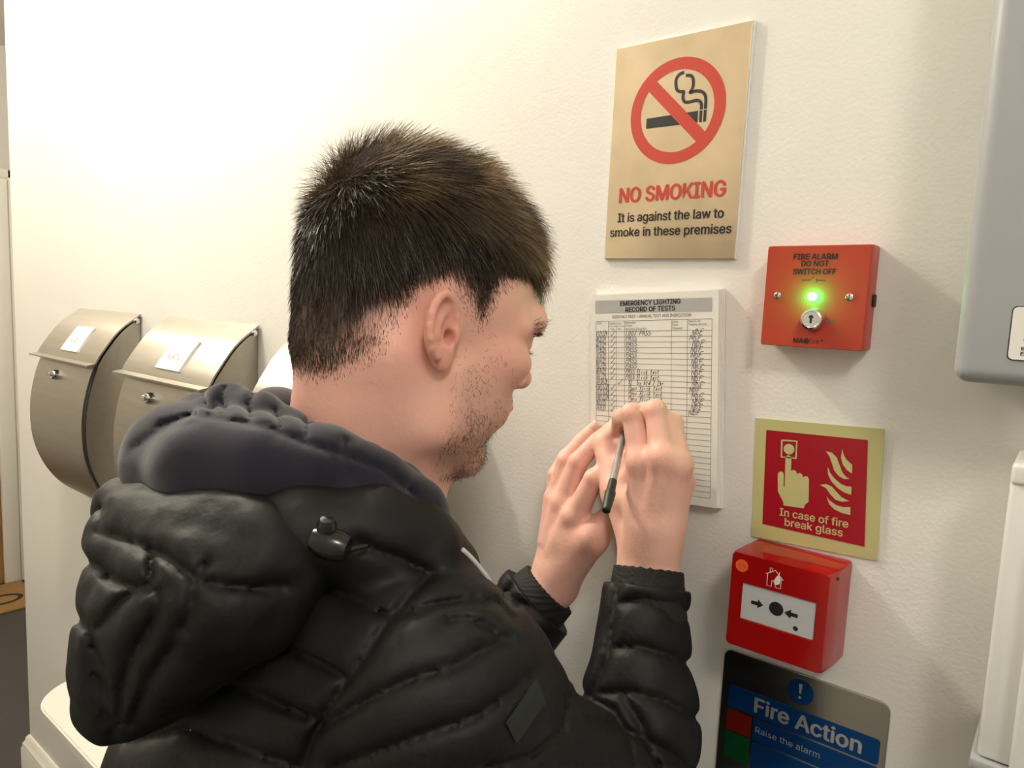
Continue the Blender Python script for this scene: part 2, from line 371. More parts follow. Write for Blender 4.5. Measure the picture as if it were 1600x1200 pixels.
c0 = (cx+RI*1.01*math.cos(a0), cz+RI*1.01*math.sin(a0)); c1 = (cx-RI*1.01*math.cos(a0), cz-RI*1.01*math.sin(a0))
ribbons('red_bar', [[c0, c1]], 2*hw, yy-0.0001, M_signred, e)
def poly(name, pts, y, m, parent): return mk(name, [(x, y, z) for x, z in pts], [tuple(range(len(pts)))], m, parent)
poly('cigarette', [(-0.3737, 1.6902), (-0.3165, 1.6894), (-0.3165, 1.7008), (-0.3737, 1.7003)], yy, M_black, e)
for a, b in ((-0.3148, -0.3120), (-0.3105, -0.3077)): poly('cigarette_tip', [(a, 1.6894), (b, 1.6894), (b, 1.7006), (a, 1.7006)], yy, M_black, e)
ribbons('smoke_curl', [smoothline([(-0.3345, 1.7406), (-0.3398, 1.7392), (-0.343, 1.7340), (-0.3414, 1.7250), (-0.3372, 1.7222), (-0.3337, 1.7215), (-0.3341, 1.7160), (-0.3320, 1.7118), (-0.3275, 1.7106), (-0.3190, 1.7112), (-0.3150, 1.7092), (-0.3135, 1.7060), (-0.3134, 1.7016)])], 0.0031, yy, M_black, e)
ribbons('smoke_curl', [smoothline([(-0.3325, 1.7372), (-0.3275, 1.7362), (-0.3243, 1.7325), (-0.3240, 1.7245), (-0.3265, 1.7198), (-0.3210, 1.7204), (-0.3150, 1.7192), (-0.3110, 1.7160), (-0.3093, 1.7110), (-0.3091, 1.7016)])], 0.0031, yy, M_black, e)
text('lettering', 'NO SMOKING', -0.4005, -0.2822, 1.6157, 0.0150, yy, M_signred, e, bold=0.022)
text('lettering', 'It is against the law to', -0.4012, -0.2822, 1.5950, 0.0092, yy, M_black, e, bold=0.016)
text('lettering', 'smoke in these premises', -0.4098, -0.2732, 1.5796, 0.0092, yy, M_black, e, bold=0.016)

# ------------------------------------------------------------------ fire alarm isolator switch
e = empty('alarm_switch', (-0.184, 0, 1.474), 'red fire alarm key switch box with a glowing green light', 'switch')
bm = bmesh.new()
vs = []
for (x0, x1, z0, z1, y) in ((-0.2262, -0.1405, 1.4745, 1.5652, -0.0005), (-0.2274, -0.1396, 1.4742, 1.5646, -0.022), (-0.2274, -0.1403, 1.4742, 1.5641, -0.028), (-0.2266, -0.1411, 1.4750, 1.5633, -0.030)):
    vs.append([bm.verts.new((p[0], y, p[1])) for p in rrect(x0, x1, z0, z1, 0.002, 3)])
n = len(vs[0])
for i in range(3):
    for k in range(n): bm.faces.new((vs[i][k], vs[i][(k+1) % n], vs[i+1][(k+1) % n], vs[i+1][k]))
bm.faces.new(vs[3]); bm.faces.new(vs[0][::-1])
smooth_by_angle(from_bm('housing', bm, M_swred, e), 30)
yy = -0.0303
text('lettering', 'FIRE ALARM', -0.2033, -0.1668, 1.5517, 0.0048, yy, M_black, e, bold=0.022)
text('lettering', 'DO NOT', -0.1962, -0.1735, 1.5457, 0.0046, yy, M_black, e, bold=0.022)
text('lettering', 'SWITCH OFF', -0.2026, -0.1671, 1.5386, 0.0048, yy, M_black, e, bold=0.022)
ribbons('switch_symbol', [[(-0.1952, 1.5335), (-0.1878, 1.5335), (-0.1846, 1.5366)], [(-0.1823, 1.5313), (-0.1823, 1.5355)], [(-0.1823, 1.5335), (-0.1752, 1.5335)]], 0.0006, yy, M_black, e)
text('lettering', 'OFF', -0.1718, -0.1634, 1.4965, 0.0034, yy, M_line, e)
text('lettering', 'MAQ', -0.1975, -0.1848, 1.4780, 0.0044, yy, M_black, e, bold=0.06)
text('lettering', 'fire*', -0.1845, -0.1722, 1.4780, 0.0046, yy, M_black, e)
for X in (-0.2150, -0.1543):
    s = lathe('screw', [(0.0031, 0), (0.0031, 0.001), (0.002, 0.0016)], (X, -0.0298, 1.5195), (0, -1, 0), M_chrome, e, 16)
    ribbons('screw_slot', [[(X-0.0002, 1.5168), (X+0.0002, 1.5222)]], 0.0008, -0.0316, M_seam, s)
ke = lathe('key_lock', [(0.0104, 0), (0.0104, 0.003), (0.0088, 0.0085), (0.0072, 0.0092), (0.0068, 0.0088), (0.0064, 0.0088)], (-0.1818, -0.0298, 1.4992), (0, -1, 0), M_chrome, e, 32)
poly('keyhole', [(-0.1828, 1.4958), (-0.1808, 1.4958), (-0.1808, 1.5000), (-0.1796, 1.5010), (-0.1806, 1.5030), (-0.1828, 1.5030), (-0.1840, 1.5010), (-0.1828, 1.5000)], -0.0388, M_seam, ke)
lathe('indicator_light', [(0.0040, 0), (0.0040, 0.0015), (0.0030, 0.0032), (0.0010, 0.0042)], (-0.1848, -0.0298, 1.5193), (0, -1, 0), M_led, e, 16)
gl = bpy.data.lights.new('indicator_glow', 'POINT'); gl.energy = 0.10; gl.color = (0.0, 1.0, 0.16); gl.shadow_soft_size = 0.002
go = bpy.data.objects.new('indicator_glow', gl); COL.objects.link(go); go.location = (-0.1848, -0.0385, 1.5193)
box('side_clip', -0.1400, -0.1378, -0.014, -0.007, 1.512, 1.523, M_seam, e, 0.0008)

# ------------------------------------------------------------------ fire point sign (turned a little on the wall)
e = empty('break_glass_sign', (-0.175, 0, 1.284), 'red and pale yellow break glass sign with pointing hand and flames', 'sign')
O_ = np.array([-0.2295, 1.2838]); ux = np.array([math.cos(0.046), math.sin(0.046)]); uz = np.array([-math.sin(0.046), math.cos(0.046)])
def fs(a, b): p = O_+ux*a+uz*b; return (p[0], p[1])
plate('card', [fs(0, 0), fs(0.1125, 0), fs(0.1125, 0.1178), fs(-0.0005, 0.1178)], -0.0022, -0.0003, M_lumi, e)
yy = -0.0025
poly('red_field', [fs(0.0100, 0.0145), fs(0.1015, 0.0105), fs(0.1000, 0.1070), fs(0.0105, 0.1072)], yy, M_firered, e)
# pixel positions of the printed figures, read on the sign's plane
def fpx(zx, zy): q = PY(1160+zx*0.15, 640+zy*0.15, -0.0025); return (q[0], q[2])
yy = -0.0027
ribbons('call_point_frame', [[fpx(*p) for p in ((412, 318), (568, 330), (558, 508), (407, 492), (412, 318))]], 0.0017, yy, M_lumi, e)
c = np.array(fpx(486, 412)); poly('printed_button', circ(c[0], c[1], 0.0050, 24), yy, M_lumi, e)
poly('pointing_hand', [fpx(*p) for p in ((450, 500), (458, 482), (480, 475), (502, 485), (512, 505), (508, 640), (530, 628), (556, 636), (572, 672), (598, 658), (622, 672), (632, 704), (660, 692), (684, 700), (694, 730), (690, 960), (652, 990), (640, 1028), (430, 998), (425, 960), (370, 850), (370, 670), (384, 648), (404, 642), (424, 652), (432, 680), (430, 800), (440, 806))], yy, M_lumi, e)
for fl in (((868, 434), (930, 446), (985, 500), (1010, 570), (1040, 650), (1080, 700), (1122, 722), (1060, 724), (1000, 690), (955, 630), (930, 550), (905, 480)),
           ((1042, 408), (1055, 470), (1085, 520), (1146, 578), (1142, 668), (1090, 630), (1045, 570), (1028, 500)),
           ((888, 590), (915, 660), (960, 715), (1020, 770), (1080, 798), (1138, 802), (1132, 888), (1060, 862), (990, 815), (930, 750), (895, 680)),
           ((806, 784), (870, 774), (930, 800), (975, 850), (1030, 910), (1112, 952), (1040, 960), (970, 938), (915, 880), (870, 815)),
           ((876, 905), (920, 955), (980, 995), (1050, 1015), (1126, 1016), (1124, 1098), (1040, 1078), (960, 1040), (905, 985))):
    poly('flame', [fpx(*p) for p in fl], yy, M_lumi, e)
rt = 0.03
text('lettering', 'In case of fire', -0.2045, -0.1437, 1.3110, 0.0072, yy, M_lumi, e, bold=0.012, rot=rt, piv=(-0.2045, 1.3115))
text('lettering', 'break glass', -0.1990, -0.1475, 1.3022, 0.0072, yy, M_lumi, e, bold=0.012, rot=rt, piv=(-0.1990, 1.3027))

# ------------------------------------------------------------------ manual call point
e = empty('call_point', (-0.184, 0, 1.195), 'glossy red fire call point with a white push window and orange dot', 'call point')
bm = bmesh.new(); vs = []
for (x0, x1, z0, z1, y, r) in ((-0.2240, -0.1375, 1.1900, 1.2830, -0.001, 0.003), (-0.2265, -0.1385, 1.1915, 1.2835, -0.030, 0.003), (-0.2283, -0.1412, 1.1928, 1.2834, -0.051, 0.004), (-0.2278, -0.1424, 1.1938, 1.2826, -0.055, 0.004)):
    vs.append([bm.verts.new((p[0], y, p[1])) for p in rrect(x0, x1, z0, z1, r, 4)])
n = len(vs[0])
for i in range(3):
    for k in range(n): bm.faces.new((vs[i][k], vs[i][(k+1) % n], vs[i+1][(k+1) % n], vs[i+1][k]))
win = [(-0.1512, 1.2556), (-0.2187, 1.2556), (-0.2187, 1.2207), (-0.1512, 1.2207)]
wv = [bm.verts.new((a, -0.055, b)) for a, b in win]; wv2 = [bm.verts.new((a-(0.0006 if a > -0.2 else -0.0006), -0.0525, b-(0.0006 if b > 1.24 else -0.0006))) for a, b in win]
q = n//4
for k in range(4):        # front face around the recessed window
    arc = [vs[3][(k*q+j) % n] for j in range(q+1)]
    bm.faces.new([wv[k]]+arc[:q]) if False else None
    for j in range(q-1): bm.faces.new((wv[k], vs[3][k*q+j], vs[3][k*q+j+1]))
    bm.faces.new((wv[k], vs[3][k*q+q-1], vs[3][(k*q+q) % n], wv[(k+1) % 4]))
    bm.faces.new((wv[k], wv[(k+1) % 4], wv2[(k+1) % 4], wv2[k]))
bm.faces.new(vs[0][::-1]); bm.faces.new(wv2)
smooth_by_angle(from_bm('housing', bm, M_callred, e), 25)
wp = plate('push_window', [(-0.1518, 1.2213), (-0.1518, 1.2550), (-0.2165, 1.2550), (-0.2165, 1.2213)], -0.0534, -0.0524, mat('window_grey_white', (0.58, 0.60, 0.62), 0.3), e)
yy = -0.0537
poly('printed_dot', circ(-0.1850, 1.2396, 0.0064, 28), yy, M_black, wp)
def arrow(x0, x1, z): s = 1 if x1 > x0 else -1; return [(x0, z+0.0017), (x0+s*0.006, z+0.0017), (x0+s*0.006, z+0.0043), (x1, z), (x0+s*0.006, z-0.0043), (x0+s*0.006, z-0.0017), (x0, z-0.0017)]
poly('printed_arrow', arrow(-0.2077, -0.1966, 1.2392), yy, M_black, wp)
poly('printed_arrow', arrow(-0.1660, -0.1778, 1.2386), yy, M_black, wp)
poly('test_hole', circ(-0.1671, 1.2269, 0.0022, 16), yy, M_black, wp)
yy = -0.0554
hx, hz = -0.1945, 1.2585
ribbons('house_symbol', [[(hx-0.0015, hz+0.0115), (hx+0.0045, hz+0.0150), (hx+0.0063, hz+0.0168), (hx+0.0103, hz+0.0128), (hx+0.0140, hz+0.0092)], [(hx, hz+0.0118), (hx, hz+0.001), (hx+0.004, hz+0.001), (hx+0.0042, hz+0.0068), (hx+0.006, hz+0.0068)], [(hx+0.002, hz+0.0135), (hx+0.0018, hz+0.0178), (hx+0.004, hz+0.0178), (hx+0.004, hz+0.0148)], [(hx+0.0122, hz+0.0115), (hx+0.0122, hz+0.001), (hx+0.008, hz+0.001), (hx+0.0072, hz+0.003)]], 0.0006, yy, M_label, e)
poly('flame_symbol', [(hx+0.0072, hz+0.0028), (hx+0.0055, hz+0.006), (hx+0.0075, hz+0.0105), (hx+0.0092, hz+0.0132), (hx+0.0106, hz+0.0168), (hx+0.0104, hz+0.0128), (hx+0.0118, hz+0.0095), (hx+0.0110, hz+0.005)], yy, M_label, e)
so = plate('inspection_sticker', circ(-0.2183, 1.2712, 0.0058, 28), -0.0557, -0.0551, M_sticker, e)
ribbons('handwriting', [[(-0.2213, 1.2722), (-0.2205, 1.2695)], [(-0.2197, 1.2728), (-0.2190, 1.2698), (-0.2178, 1.2718)], [(-0.2172, 1.2734), (-0.2165, 1.2712), (-0.2148, 1.2716)], [(-0.2155, 1.2732), (-0.2153, 1.2696)]], 0.0004, -0.0559, M_line, so)['kind'] = 'stuff'
lathe('key_slot', [(0.0018, 0), (0.0014, 0.0004)], (-0.1389, -0.040, 1.2765), (1, 0, 0), M_seam, e, 12)

# ------------------------------------------------------------------ fire action sign
e = empty('fire_action_sign', (-0.171, 0, 0.96), 'steel Fire Action notice with blue band under the red call point', 'sign')
plate('metal_plate', rrect(-0.2470, -0.0942, 0.945, 1.1622, 0.009, 6), -0.0030, -0.0004, M_actsteel, e, 0.0006)
yy = -0.0034
cs = poly('mandatory_circle', circ(-0.1709, 1.1446, 0.0122, 40), yy, M_blue, e)
poly('exclamation_mark', [(-0.1724, 1.1528), (-0.1692, 1.1528), (-0.1699, 1.1432), (-0.1717, 1.1432)], yy-0.0002, M_actwhite, cs)
poly('exclamation_mark', circ(-0.1708, 1.1393, 0.0014, 12), yy-0.0002, M_actwhite, cs)
plate('blue_band', rrect(-0.2395, -0.0995, 1.1025, 1.1266, 0.003, 4), yy, -0.0031, M_blue, e)
text('lettering', 'Fire Action', -0.2120, -0.1145, 1.1075, 0.0150, yy-0.0002, M_actwhite, e, bold=0.018)
plate('blue_band', rrect(-0.2120, -0.0995, 1.0780, 1.1005, 0.002, 4), yy, -0.0031, M_blue, e)
text('lettering', 'Raise the alarm', -0.2095, -0.1483, 1.0868, 0.0062, yy-0.0002, M_actwhite, e)
plate('blue_band', rrect(-0.2120, -0.0995, 0.955, 1.0760, 0.002, 4), yy, -0.0031, M_blue, e)
plate('red_symbol', rrect(-0.2395, -0.2145, 1.0780, 1.1005, 0.002, 4), yy, -0.0031, M_redp, e)
plate('green_symbol', rrect(-0.2395, -0.2145, 1.0480, 1.0765, 0.002, 4), yy, -0.0031, M_green, e)

# ------------------------------------------------------------------ grey panel and white box at the right
e = empty('alarm_control_unit', (0.15, 0, 1.463), 'large grey wall panel with a small white label plate', 'panel')
box('housing', -0.0655, 0.40, -0.1045, -0.001, 1.4605, 1.95, M_panel, e, 0.010, 5)
lp = plate('label_plate', rrect(-0.0345, 0.07, 1.4787, 1.5136, 0.003, 5), -0.1060, -0.1040, M_label, e)
plate('label_rim', rrect(-0.0352, 0.0707, 1.4780, 1.5143, 0.0033, 5), -0.1049, -0.1038, M_seam, e)
yy = -0.1063
text('lettering', 'FIRE', -0.0262, -0.010, 1.5030, 0.0042, yy, M_black, lp, bold=0.03)
text('lettering', 'M', -0.0267, -0.0235, 1.4942, 0.0028, yy, M_black, lp, bold=0.03)
text('lettering', 'M', -0.0270, -0.0247, 1.4914, 0.0017, yy, M_black, lp)
text('lettering', 'EN', -0.0276, -0.0238, 1.4852, 0.0022, yy, M_black, lp, bold=0.02)
text('lettering', 'EN', -0.0277, -0.0239, 1.4818, 0.0022, yy, M_black, lp, bold=0.02)
e = empty('control_box', (0.1, 0, 1.18), 'white plastic wall box below the grey panel', 'box')
box('back_box', -0.0262, 0.25, -0.074, -0.001, 1.182, 1.403, M_whitepl, e, 0.003, 3)
box('back_cap', -0.0262, 0.2503, -0.076, -0.001, 1.389, 1.4045, M_whitepl, e, 0.003, 3)
box('front_lid', -0.0062, 0.235, -0.088, -0.072, 1.15, 1.385, M_whitepl, e, 0.003, 3)
box('base_flange', -0.0300, 0.25, -0.078, -0.001, 1.172, 1.1815, M_panel, e, 0.002)

# ------------------------------------------------------------------ record card (a small pad turned a little on the wall)
e = empty('record_card', (-0.345, 0, 1.30), 'white emergency lighting test record pad with handwritten rows', 'record card')
CA = math.radians(3.9); c_u = np.array([math.cos(CA), math.sin(CA)]); c_v = np.array([math.sin(CA), -math.cos(CA)]); CO = np.array([-0.4262, 1.5145])
def cp(a, b): p = CO+c_u*a+c_v*b; return (p[0], p[1])
CW, CH = 0.1476, 0.2186
for k in range(5):      # sheets of the pad
    o_ = 0.0006*math.sin(k*2.3); plate('sheet', [cp(-0.001+o_, CH+0.0006*k), cp(CW+0.0032-0.0007*k, CH+0.0012-0.0004*k), cp(CW+0.0032-0.0007*k, -0.0014+0.0004*k), cp(o_, -0.0008)], -0.003-0.002*k, -0.001-0.002*k, M_paper, e)
yy = -0.0113
tp = plate('sheet', [cp(0, CH), cp(CW, CH), cp(CW, 0), cp(0, 0)], -0.0111, -0.0103, M_paper, e)
L0, L1 = 0.0066, 0.1412          # table left and right
poly('header_band', [cp(L0-0.001, 0.0055), cp(L1, 0.0075), cp(L1, 0.0212), cp(L0-0.001, 0.0195)][::-1], yy, M_greyprint, tp)
piv = tuple(CO)
def ctext(s, a0, a1, b, cap, bold=0.0, m=None): text('lettering', s, CO[0]+a0, CO[0]+a1, CO[1]-b, cap, yy-0.0002, m or M_black, tp, bold=bold, rot=CA, piv=piv)
ctext('EMERGENCY LIGHTING', 0.0375, 0.1075, 0.0122, 0.0049, 0.018)
ctext('RECORD OF TESTS', 0.0440, 0.1017, 0.0190, 0.0049, 0.018)
ctext('MONTHLY TEST - ANNUAL TEST AND INSPECTION', 0.0275, 0.1190, 0.0255, 0.0031)
ROW0, RH, NR = 0.0398, 0.00585, 29
cols = (L0, 0.0225, 0.0325, 0.0425, 0.0975, 0.1152, L1)
lines = [[cp(L0, 0.0285), cp(L1, 0.0285)], [cp(cols[1], 0.0340), cp(cols[3], 0.0340)]]
for k in range(NR+1): lines.append([cp(L0, ROW0+RH*k), cp(L1, ROW0+RH*k)])
for k, X in enumerate(cols): lines.append([cp(X, 0.0340 if k == 2 else 0.0285), cp(X, ROW0+RH*NR)])
ribbons('ruled_lines', lines, 0.00038, yy, M_line, tp)
for s, a0, a1, b in (('Date', 0.0080, 0.0140, 0.0315), ('Satisfactory', 0.0235, 0.0390, 0.0322), ('Yes', 0.0250, 0.0296, 0.0382), ('No', 0.0350, 0.0385, 0.0382), ('Remedial', 0.0436, 0.0560, 0.0315), ('Action', 0.0436, 0.0518, 0.0348), ('Required (Specify)', 0.0436, 0.0690, 0.0384), ('Date', 0.0985, 0.1050, 0.0315), ('Fault', 0.0985, 0.1052, 0.0348), ('Cleared', 0.0985, 0.1095, 0.0384), ('Name of', 0.1165, 0.1290, 0.0315), ('Tester (Print)', 0.1165, 0.1360, 0.0348)):
    ctext(s, a0, a1, b, 0.0022, 0.0, M_line)
HW = {'P': [[(0, 0), (.1, 1), (.45, .95), (.5, .65), (.1, .5)]], 'A': [[(0, 0), (.3, 1), (.5, 0)], [(.1, .4), (.45, .4)]], 'S': [[(.5, .95), (.15, .85), (.15, .55), (.45, .45), (.42, .08), (0, .05)]], 'a': [[(.4, .5), (.1, .5), (.05, .1), (.3, 0), (.4, .5), (.45, 0)]], 's': [[(.35, .5), (.1, .42), (.3, .2), (.02, 0)]],
      'f': [[(.4, .95), (.2, .9), (.1, -.3)], [(0, .5), (.35, .55)]], 'l': [[(.1, 1), (.05, 0), (.2, .05)]], 'i': [[(.08, .5), (.05, 0)]], 'c': [[(.35, .5), (.08, .4), (.08, .05), (.35, .05)]], 'k': [[(.05, 1), (.02, 0)], [(.35, .55), (.05, .25), (.38, 0)]], 't': [[(.15, .9), (.12, .05), (.3, .05)], [(0, .6), (.35, .62)]], 'e': [[(.05, .3), (.35, .35), (.25, .55), (.05, .3), (.12, .03), (.38, .08)]],
      '1': [[(.1, 1), (.05, 0)]], '0': [[(.2, 1), (.02, .6), (.1, 0), (.38, .3), (.2, 1)]], '2': [[(.02, .8), (.2, 1), (.35, .7), (.02, 0), (.4, .02)]], '3': [[(.05, 1), (.35, .8), (.12, .5), (.38, .25), (.02, 0)]], '4': [[(.25, 1), (.02, .4), (.4, .4)], [(.3, .7), (.25, 0)]], '5': [[(.4, 1), (.1, 1), (.08, .55), (.38, .35), (.02, 0)]], '/': [[(0, -.1), (.3, 1.05)]], '%': [[(0, 0), (.4, 1)], [(.05, .8), (.12, .95), (.05, .8)], [(.3, .15), (.4, .25), (.3, .15)]],
      '8': [[(.3, .95), (.08, .8), (.35, .3), (.15, 0), (.05, .25), (.35, .9)]], '6': [[(.35, 1), (.05, .4), (.15, 0), (.35, .25), (.08, .4)]], 'N': [[(0, 0), (.08, .9), (.4, .1), (.5, 1)]], 'D': [[(.05, 1), (.02, 0), (.4, .3), (.05, 1)]], 'F': [[(.05, 0), (.12, .95), (.6, 1)], [(.08, .5), (.4, .55)]], 'X': [[(0, 1), (.4, 0)], [(.4, 1), (0, 0)]], 'h': [[(.08, 1), (.03, 0)], [(.05, .4), (.3, .5), (.32, 0)]], 'r': [[(.05, .5), (.03, 0)], [(.05, .35), (.3, .5)]], 'o': [[(.2, .5), (.03, .2), (.2, 0), (.36, .25), (.2, .5)]], 'n': [[(.05, .5), (.03, 0)], [(.05, .4), (.28, .5), (.32, 0)]], 'd': [[(.35, .5), (.05, .3), (.2, 0), (.38, .95), (.4, 0)]], 'v': [[(0, .35), (.18, 0), (.75, 1)]], 'b': [[(.08, 1), (.03, .05), (.35, .1), (.08, .5)]], 'y': [[(.02, .5), (.2, .15)], [(.4, .5), (.1, -.4)]]}
random.seed(4)
def write(s, a, b, h, sx=1.0, jit=0.06):
    out = []; x = a; g = h*0.62*sx
    for ch in s:
        if ch == ' ': x += g*0.9; continue
        dy = random.uniform(-jit, jit)*h
        for st_ in HW.get(ch, HW['i']):
            out.append([cp(x+(p[0]+p[1]*0.18+random.uniform(-jit, jit)*.6)*h*sx, b+dy-(p[1]+random.uniform(-jit, jit)*.6)*h) for p in (st_ if len(st_) < 3 else [tuple(q) for q in smoothline(st_, 4)])])
        x += g
    return out
rows = ['100% PASS', 'PASS', 'PASS', 'PASS', 'PASS', 'PASS', 'PASS', 'PASS flick test', 'PASS flick test', 'Xl  by htd 2 2hr', 'Pass flick test', 'Pass flick test', 'Pass flick test', 'Pass flick test', 'Pass 2nd floor', '  flick test']
dates = ['11/1/24', '8/2/24', '6/3/24', '5/4/24', '3/5/24', '6/6/24', '4/7/24', '8/8/24', '5/9/24', '3/10/24', '10/11/24', '11/12/24', '10/12/24', '4/1/25', '5/2/25']
hw = []
for k, s in enumerate(rows):
    b = ROW0+RH*(k+1)-0.0012; hw += write(s, 0.0440 if k < 9 else 0.0475, b, 0.0052, 1.05 if len(s) < 12 else 0.85)
    if k < 15:
        hw += write(dates[k], 0.0072, b, 0.0056, 0.58)
        hw += write('v', 0.0255 if k != 9 else 0.0345, b+0.0005, 0.0060, 1.0)
        hw += write('NDF', 0.1172+random.uniform(0, .004), b, 0.0058, 1.15, 0.12)
ribbons('handwriting', hw, 0.00052, yy-0.0001, M_pen, tp)['kind'] = 'stuff'

# ================================================================== the person
import openvdb
# ---- signed-distance modelling: primitives are joined smoothly, then meshed as one continuous surface
class Field:
    def __init__(self): self.p = []
    def cone(self, a, b, r1, r2, k=0.01, op='u'):
        a, b = np.array(a, float), np.array(b, float); c = (a+b)/2
        self.p.append(('c', (a, b, r1, r2), op, k, c, np.linalg.norm(b-a)/2+max(r1, r2))); return self
    def ell(self, c, rad, ax=None, k=0.01, op='u'):
        c = np.array(c, float); rad = np.array(rad, float); ax = np.eye(3) if ax is None else np.array(ax, float)
        self.p.append(('e', (c, rad, ax), op, k, c, rad.max())); return self
    def chain(self, pts, rs, k=0.004, k0=None):
        for i in range(len(pts)-1): self.cone(pts[i], pts[i+1], rs[i], rs[i+1], (k0 if (i == 0 and k0 is not None) else k))
        return self
    def ev(self, X, c=None, R=0.0):
        d = np.full(len(X), 0.5)
        for t, a, op, k, pc, pr in self.p:
            if c is not None and np.linalg.norm(c-pc) > pr+R+k+0.012: continue
            if t == 'c':
                A, Bp, r1, r2 = a; ba = Bp-A; L = ba@ba+1e-12; h = np.clip((X-A)@ba/L, 0, 1)
                e = np.linalg.norm(X-A-h[:, None]*ba, axis=1)-(r1+(r2-r1)*h)
            else:
                C, rad, ax = a; q = (X-C)@ax.T; k0 = np.linalg.norm(q/rad, axis=1); k1 = np.linalg.norm(q/rad**2, axis=1)+1e-9
                e = k0*(k0-1)/k1
            if op == 'u':
                h = np.clip(0.5+0.5*(d-e)/k, 0, 1); d = d*(1-h)+e*h-k*h*(1-h)
            else:
                h = np.clip(0.5-0.5*(d+e)/k, 0, 1); d = d*(1-h)-e*h+k*h*(1-h)
        return d
    def mesh(self, vox, post=None, clip=None):
        lo = np.min([q[4]-q[5] for q in self.p if q[2] == 'u'], axis=0)-0.02; hi = np.max([q[4]+q[5] for q in self.p if q[2] == 'u'], axis=0)+0.02
        nb = 20; bs = nb*vox; n = np.ceil((hi-lo)/bs).astype(int)
        G = np.stack(np.meshgrid(*[np.arange(m) for m in n], indexing='ij'), -1).reshape(-1, 3); C = lo+(G+0.5)*bs
        dc = self.ev(C); lim = bs*0.87*1.35+0.014
        g = openvdb.FloatGrid(vox*3)
        loc = np.stack(np.meshgrid(*[np.arange(nb)]*3, indexing='ij'), -1).reshape(-1, 3)*vox
        for gi, c, d in zip(G, C, dc):
            o = [int(v) for v in gi*nb]
            if d > lim: continue
            if d < -lim: g.fill(tuple(o), tuple(v+nb-1 for v in o), -vox*3); continue
            X = lo+gi*bs+loc; D = self.ev(X, c, bs*0.87)
            if post is not None: D = post(X, D)
            g.copyFromArray(np.clip(D, -vox*3, vox*3).reshape(nb, nb, nb).astype(np.float32), ijk=tuple(o))
        P, Tn, Q = g.convertToPolygons(isovalue=0.0, adaptivity=0.0)
        return np.asarray(P)*vox+lo, np.asarray(Q)
def vnormals(P, Q):
    n = np.cross(P[Q[:, 2]]-P[Q[:, 0]], P[Q[:, 3]]-P[Q[:, 1]]); N = np.zeros_like(P)
    for k in range(4): np.add.at(N, Q[:, k], n)
    return N/(np.linalg.norm(N, axis=1)[:, None]+1e-12)
def relax(P, Q, it=2, f=0.5):
    for _ in range(it):
        S = np.zeros_like(P); W = np.zeros(len(P))
        for k in range(4):
            np.add.at(S, Q[:, k], P[Q[:, (k+1) % 4]]+P[Q[:, k-1]]); np.add.at(W, Q[:, k], 2)
        P = P*(1-f)+f*S/W[:, None]
    return P
def big(name, P, Q, m, parent, col=None):
    me = bpy.data.meshes.new(name); nv, nf = len(P), len(Q); k = Q.shape[1]
    me.vertices.add(nv); me.vertices.foreach_set('co', P.ravel().astype(np.float32))
    me.loops.add(nf*k); me.loops.foreach_set('vertex_index', Q.ravel().astype(np.int32))
    me.polygons.add(nf); me.polygons.foreach_set('loop_start', np.arange(0, nf*k, k, dtype=np.int32))
    me.update(calc_edges=True); me.validate()
    me.polygons.foreach_set('use_smooth', np.ones(len(me.polygons), dtype=bool))
    if col is not None:
        at = me.color_attributes.new('tint', 'FLOAT_COLOR', 'POINT'); at.data.foreach_set('color', np.concatenate([col, np.ones((nv, 1))], 1).ravel().astype(np.float32))
    me.materials.append(m); o = bpy.data.objects.new(name, me); COL.objects.link(o)
    return setp(o, parent)
def nz(X, s, seed=0):          # smooth cheap noise in [-1, 1]
    r = np.random.RandomState(seed); out = np.zeros(len(X))
    for i in range(7):
        v = r.normal(size=3); v /= np.linalg.norm(v); out += np.sin(X@v*s*(0.7+0.9*r.rand())+r.rand()*6.28)
    return out/4.0
def sstep(a, b, x): t = np.clip((x-a)/(b-a), 0, 1); return t*t*(3-2*t)
def inpoly(px, py, poly):
    ins = np.zeros(len(px), bool); n = len(poly)
    for i in range(n):
        (x1, y1), (x2, y2) = poly[i], poly[(i+1) % n]
        c = ((y1 > py) != (y2 > py)) & (px < (x2-x1)*(py-y1)/(y2-y1+1e-15)+x1); ins ^= c
    return ins
def pdist(px, py, poly):
    d = np.full(len(px), 9.0); n = len(poly)
    for i in range(n):
        a = np.array(poly[i]); b = np.array(poly[(i+1) % n]); ba = b-a; h = np.clip(((px-a[0])*ba[0]+(py-a[1])*ba[1])/(ba@ba+1e-15), 0, 1)
        d = np.minimum(d, np.hypot(px-a[0]-h*ba[0], py-a[1]-h*ba[1]))
    return d
Z3 = np.array([0, 0, 1.0])
HO = np.array([-0.4181, -0.2886, 1.4710])                 # between the ear canals
HF = np.array([0.33652, 0.90893, -0.24616]); HU = np.array([0.03483, 0.24921, 0.96782]); HS = np.array([0.94103, -0.33426, 0.05221])
HAX = np.stack([HF, HU, HS])
def H(f, u, s): return HO+HF*f+HU*u+HS*s
def hl(X): return (X-HO)@HAX.T
B3 = np.array([0.347, 0.938, 0.0]); S3 = np.array([0.938, -0.347, 0.0]); T3 = Z3*0.92+B3*0.36; T3 /= np.linalg.norm(T3)
NB = PD(560, 770, 0.575)
def J(x, y, Y): return PY(x, y, Y)
PERSON = empty('person', (NB[0]-B3[0]*0.1, NB[1]-B3[1]*0.1, 0.0), 'young man in a black padded jacket writing on the test record pad', 'person')

body = Field()
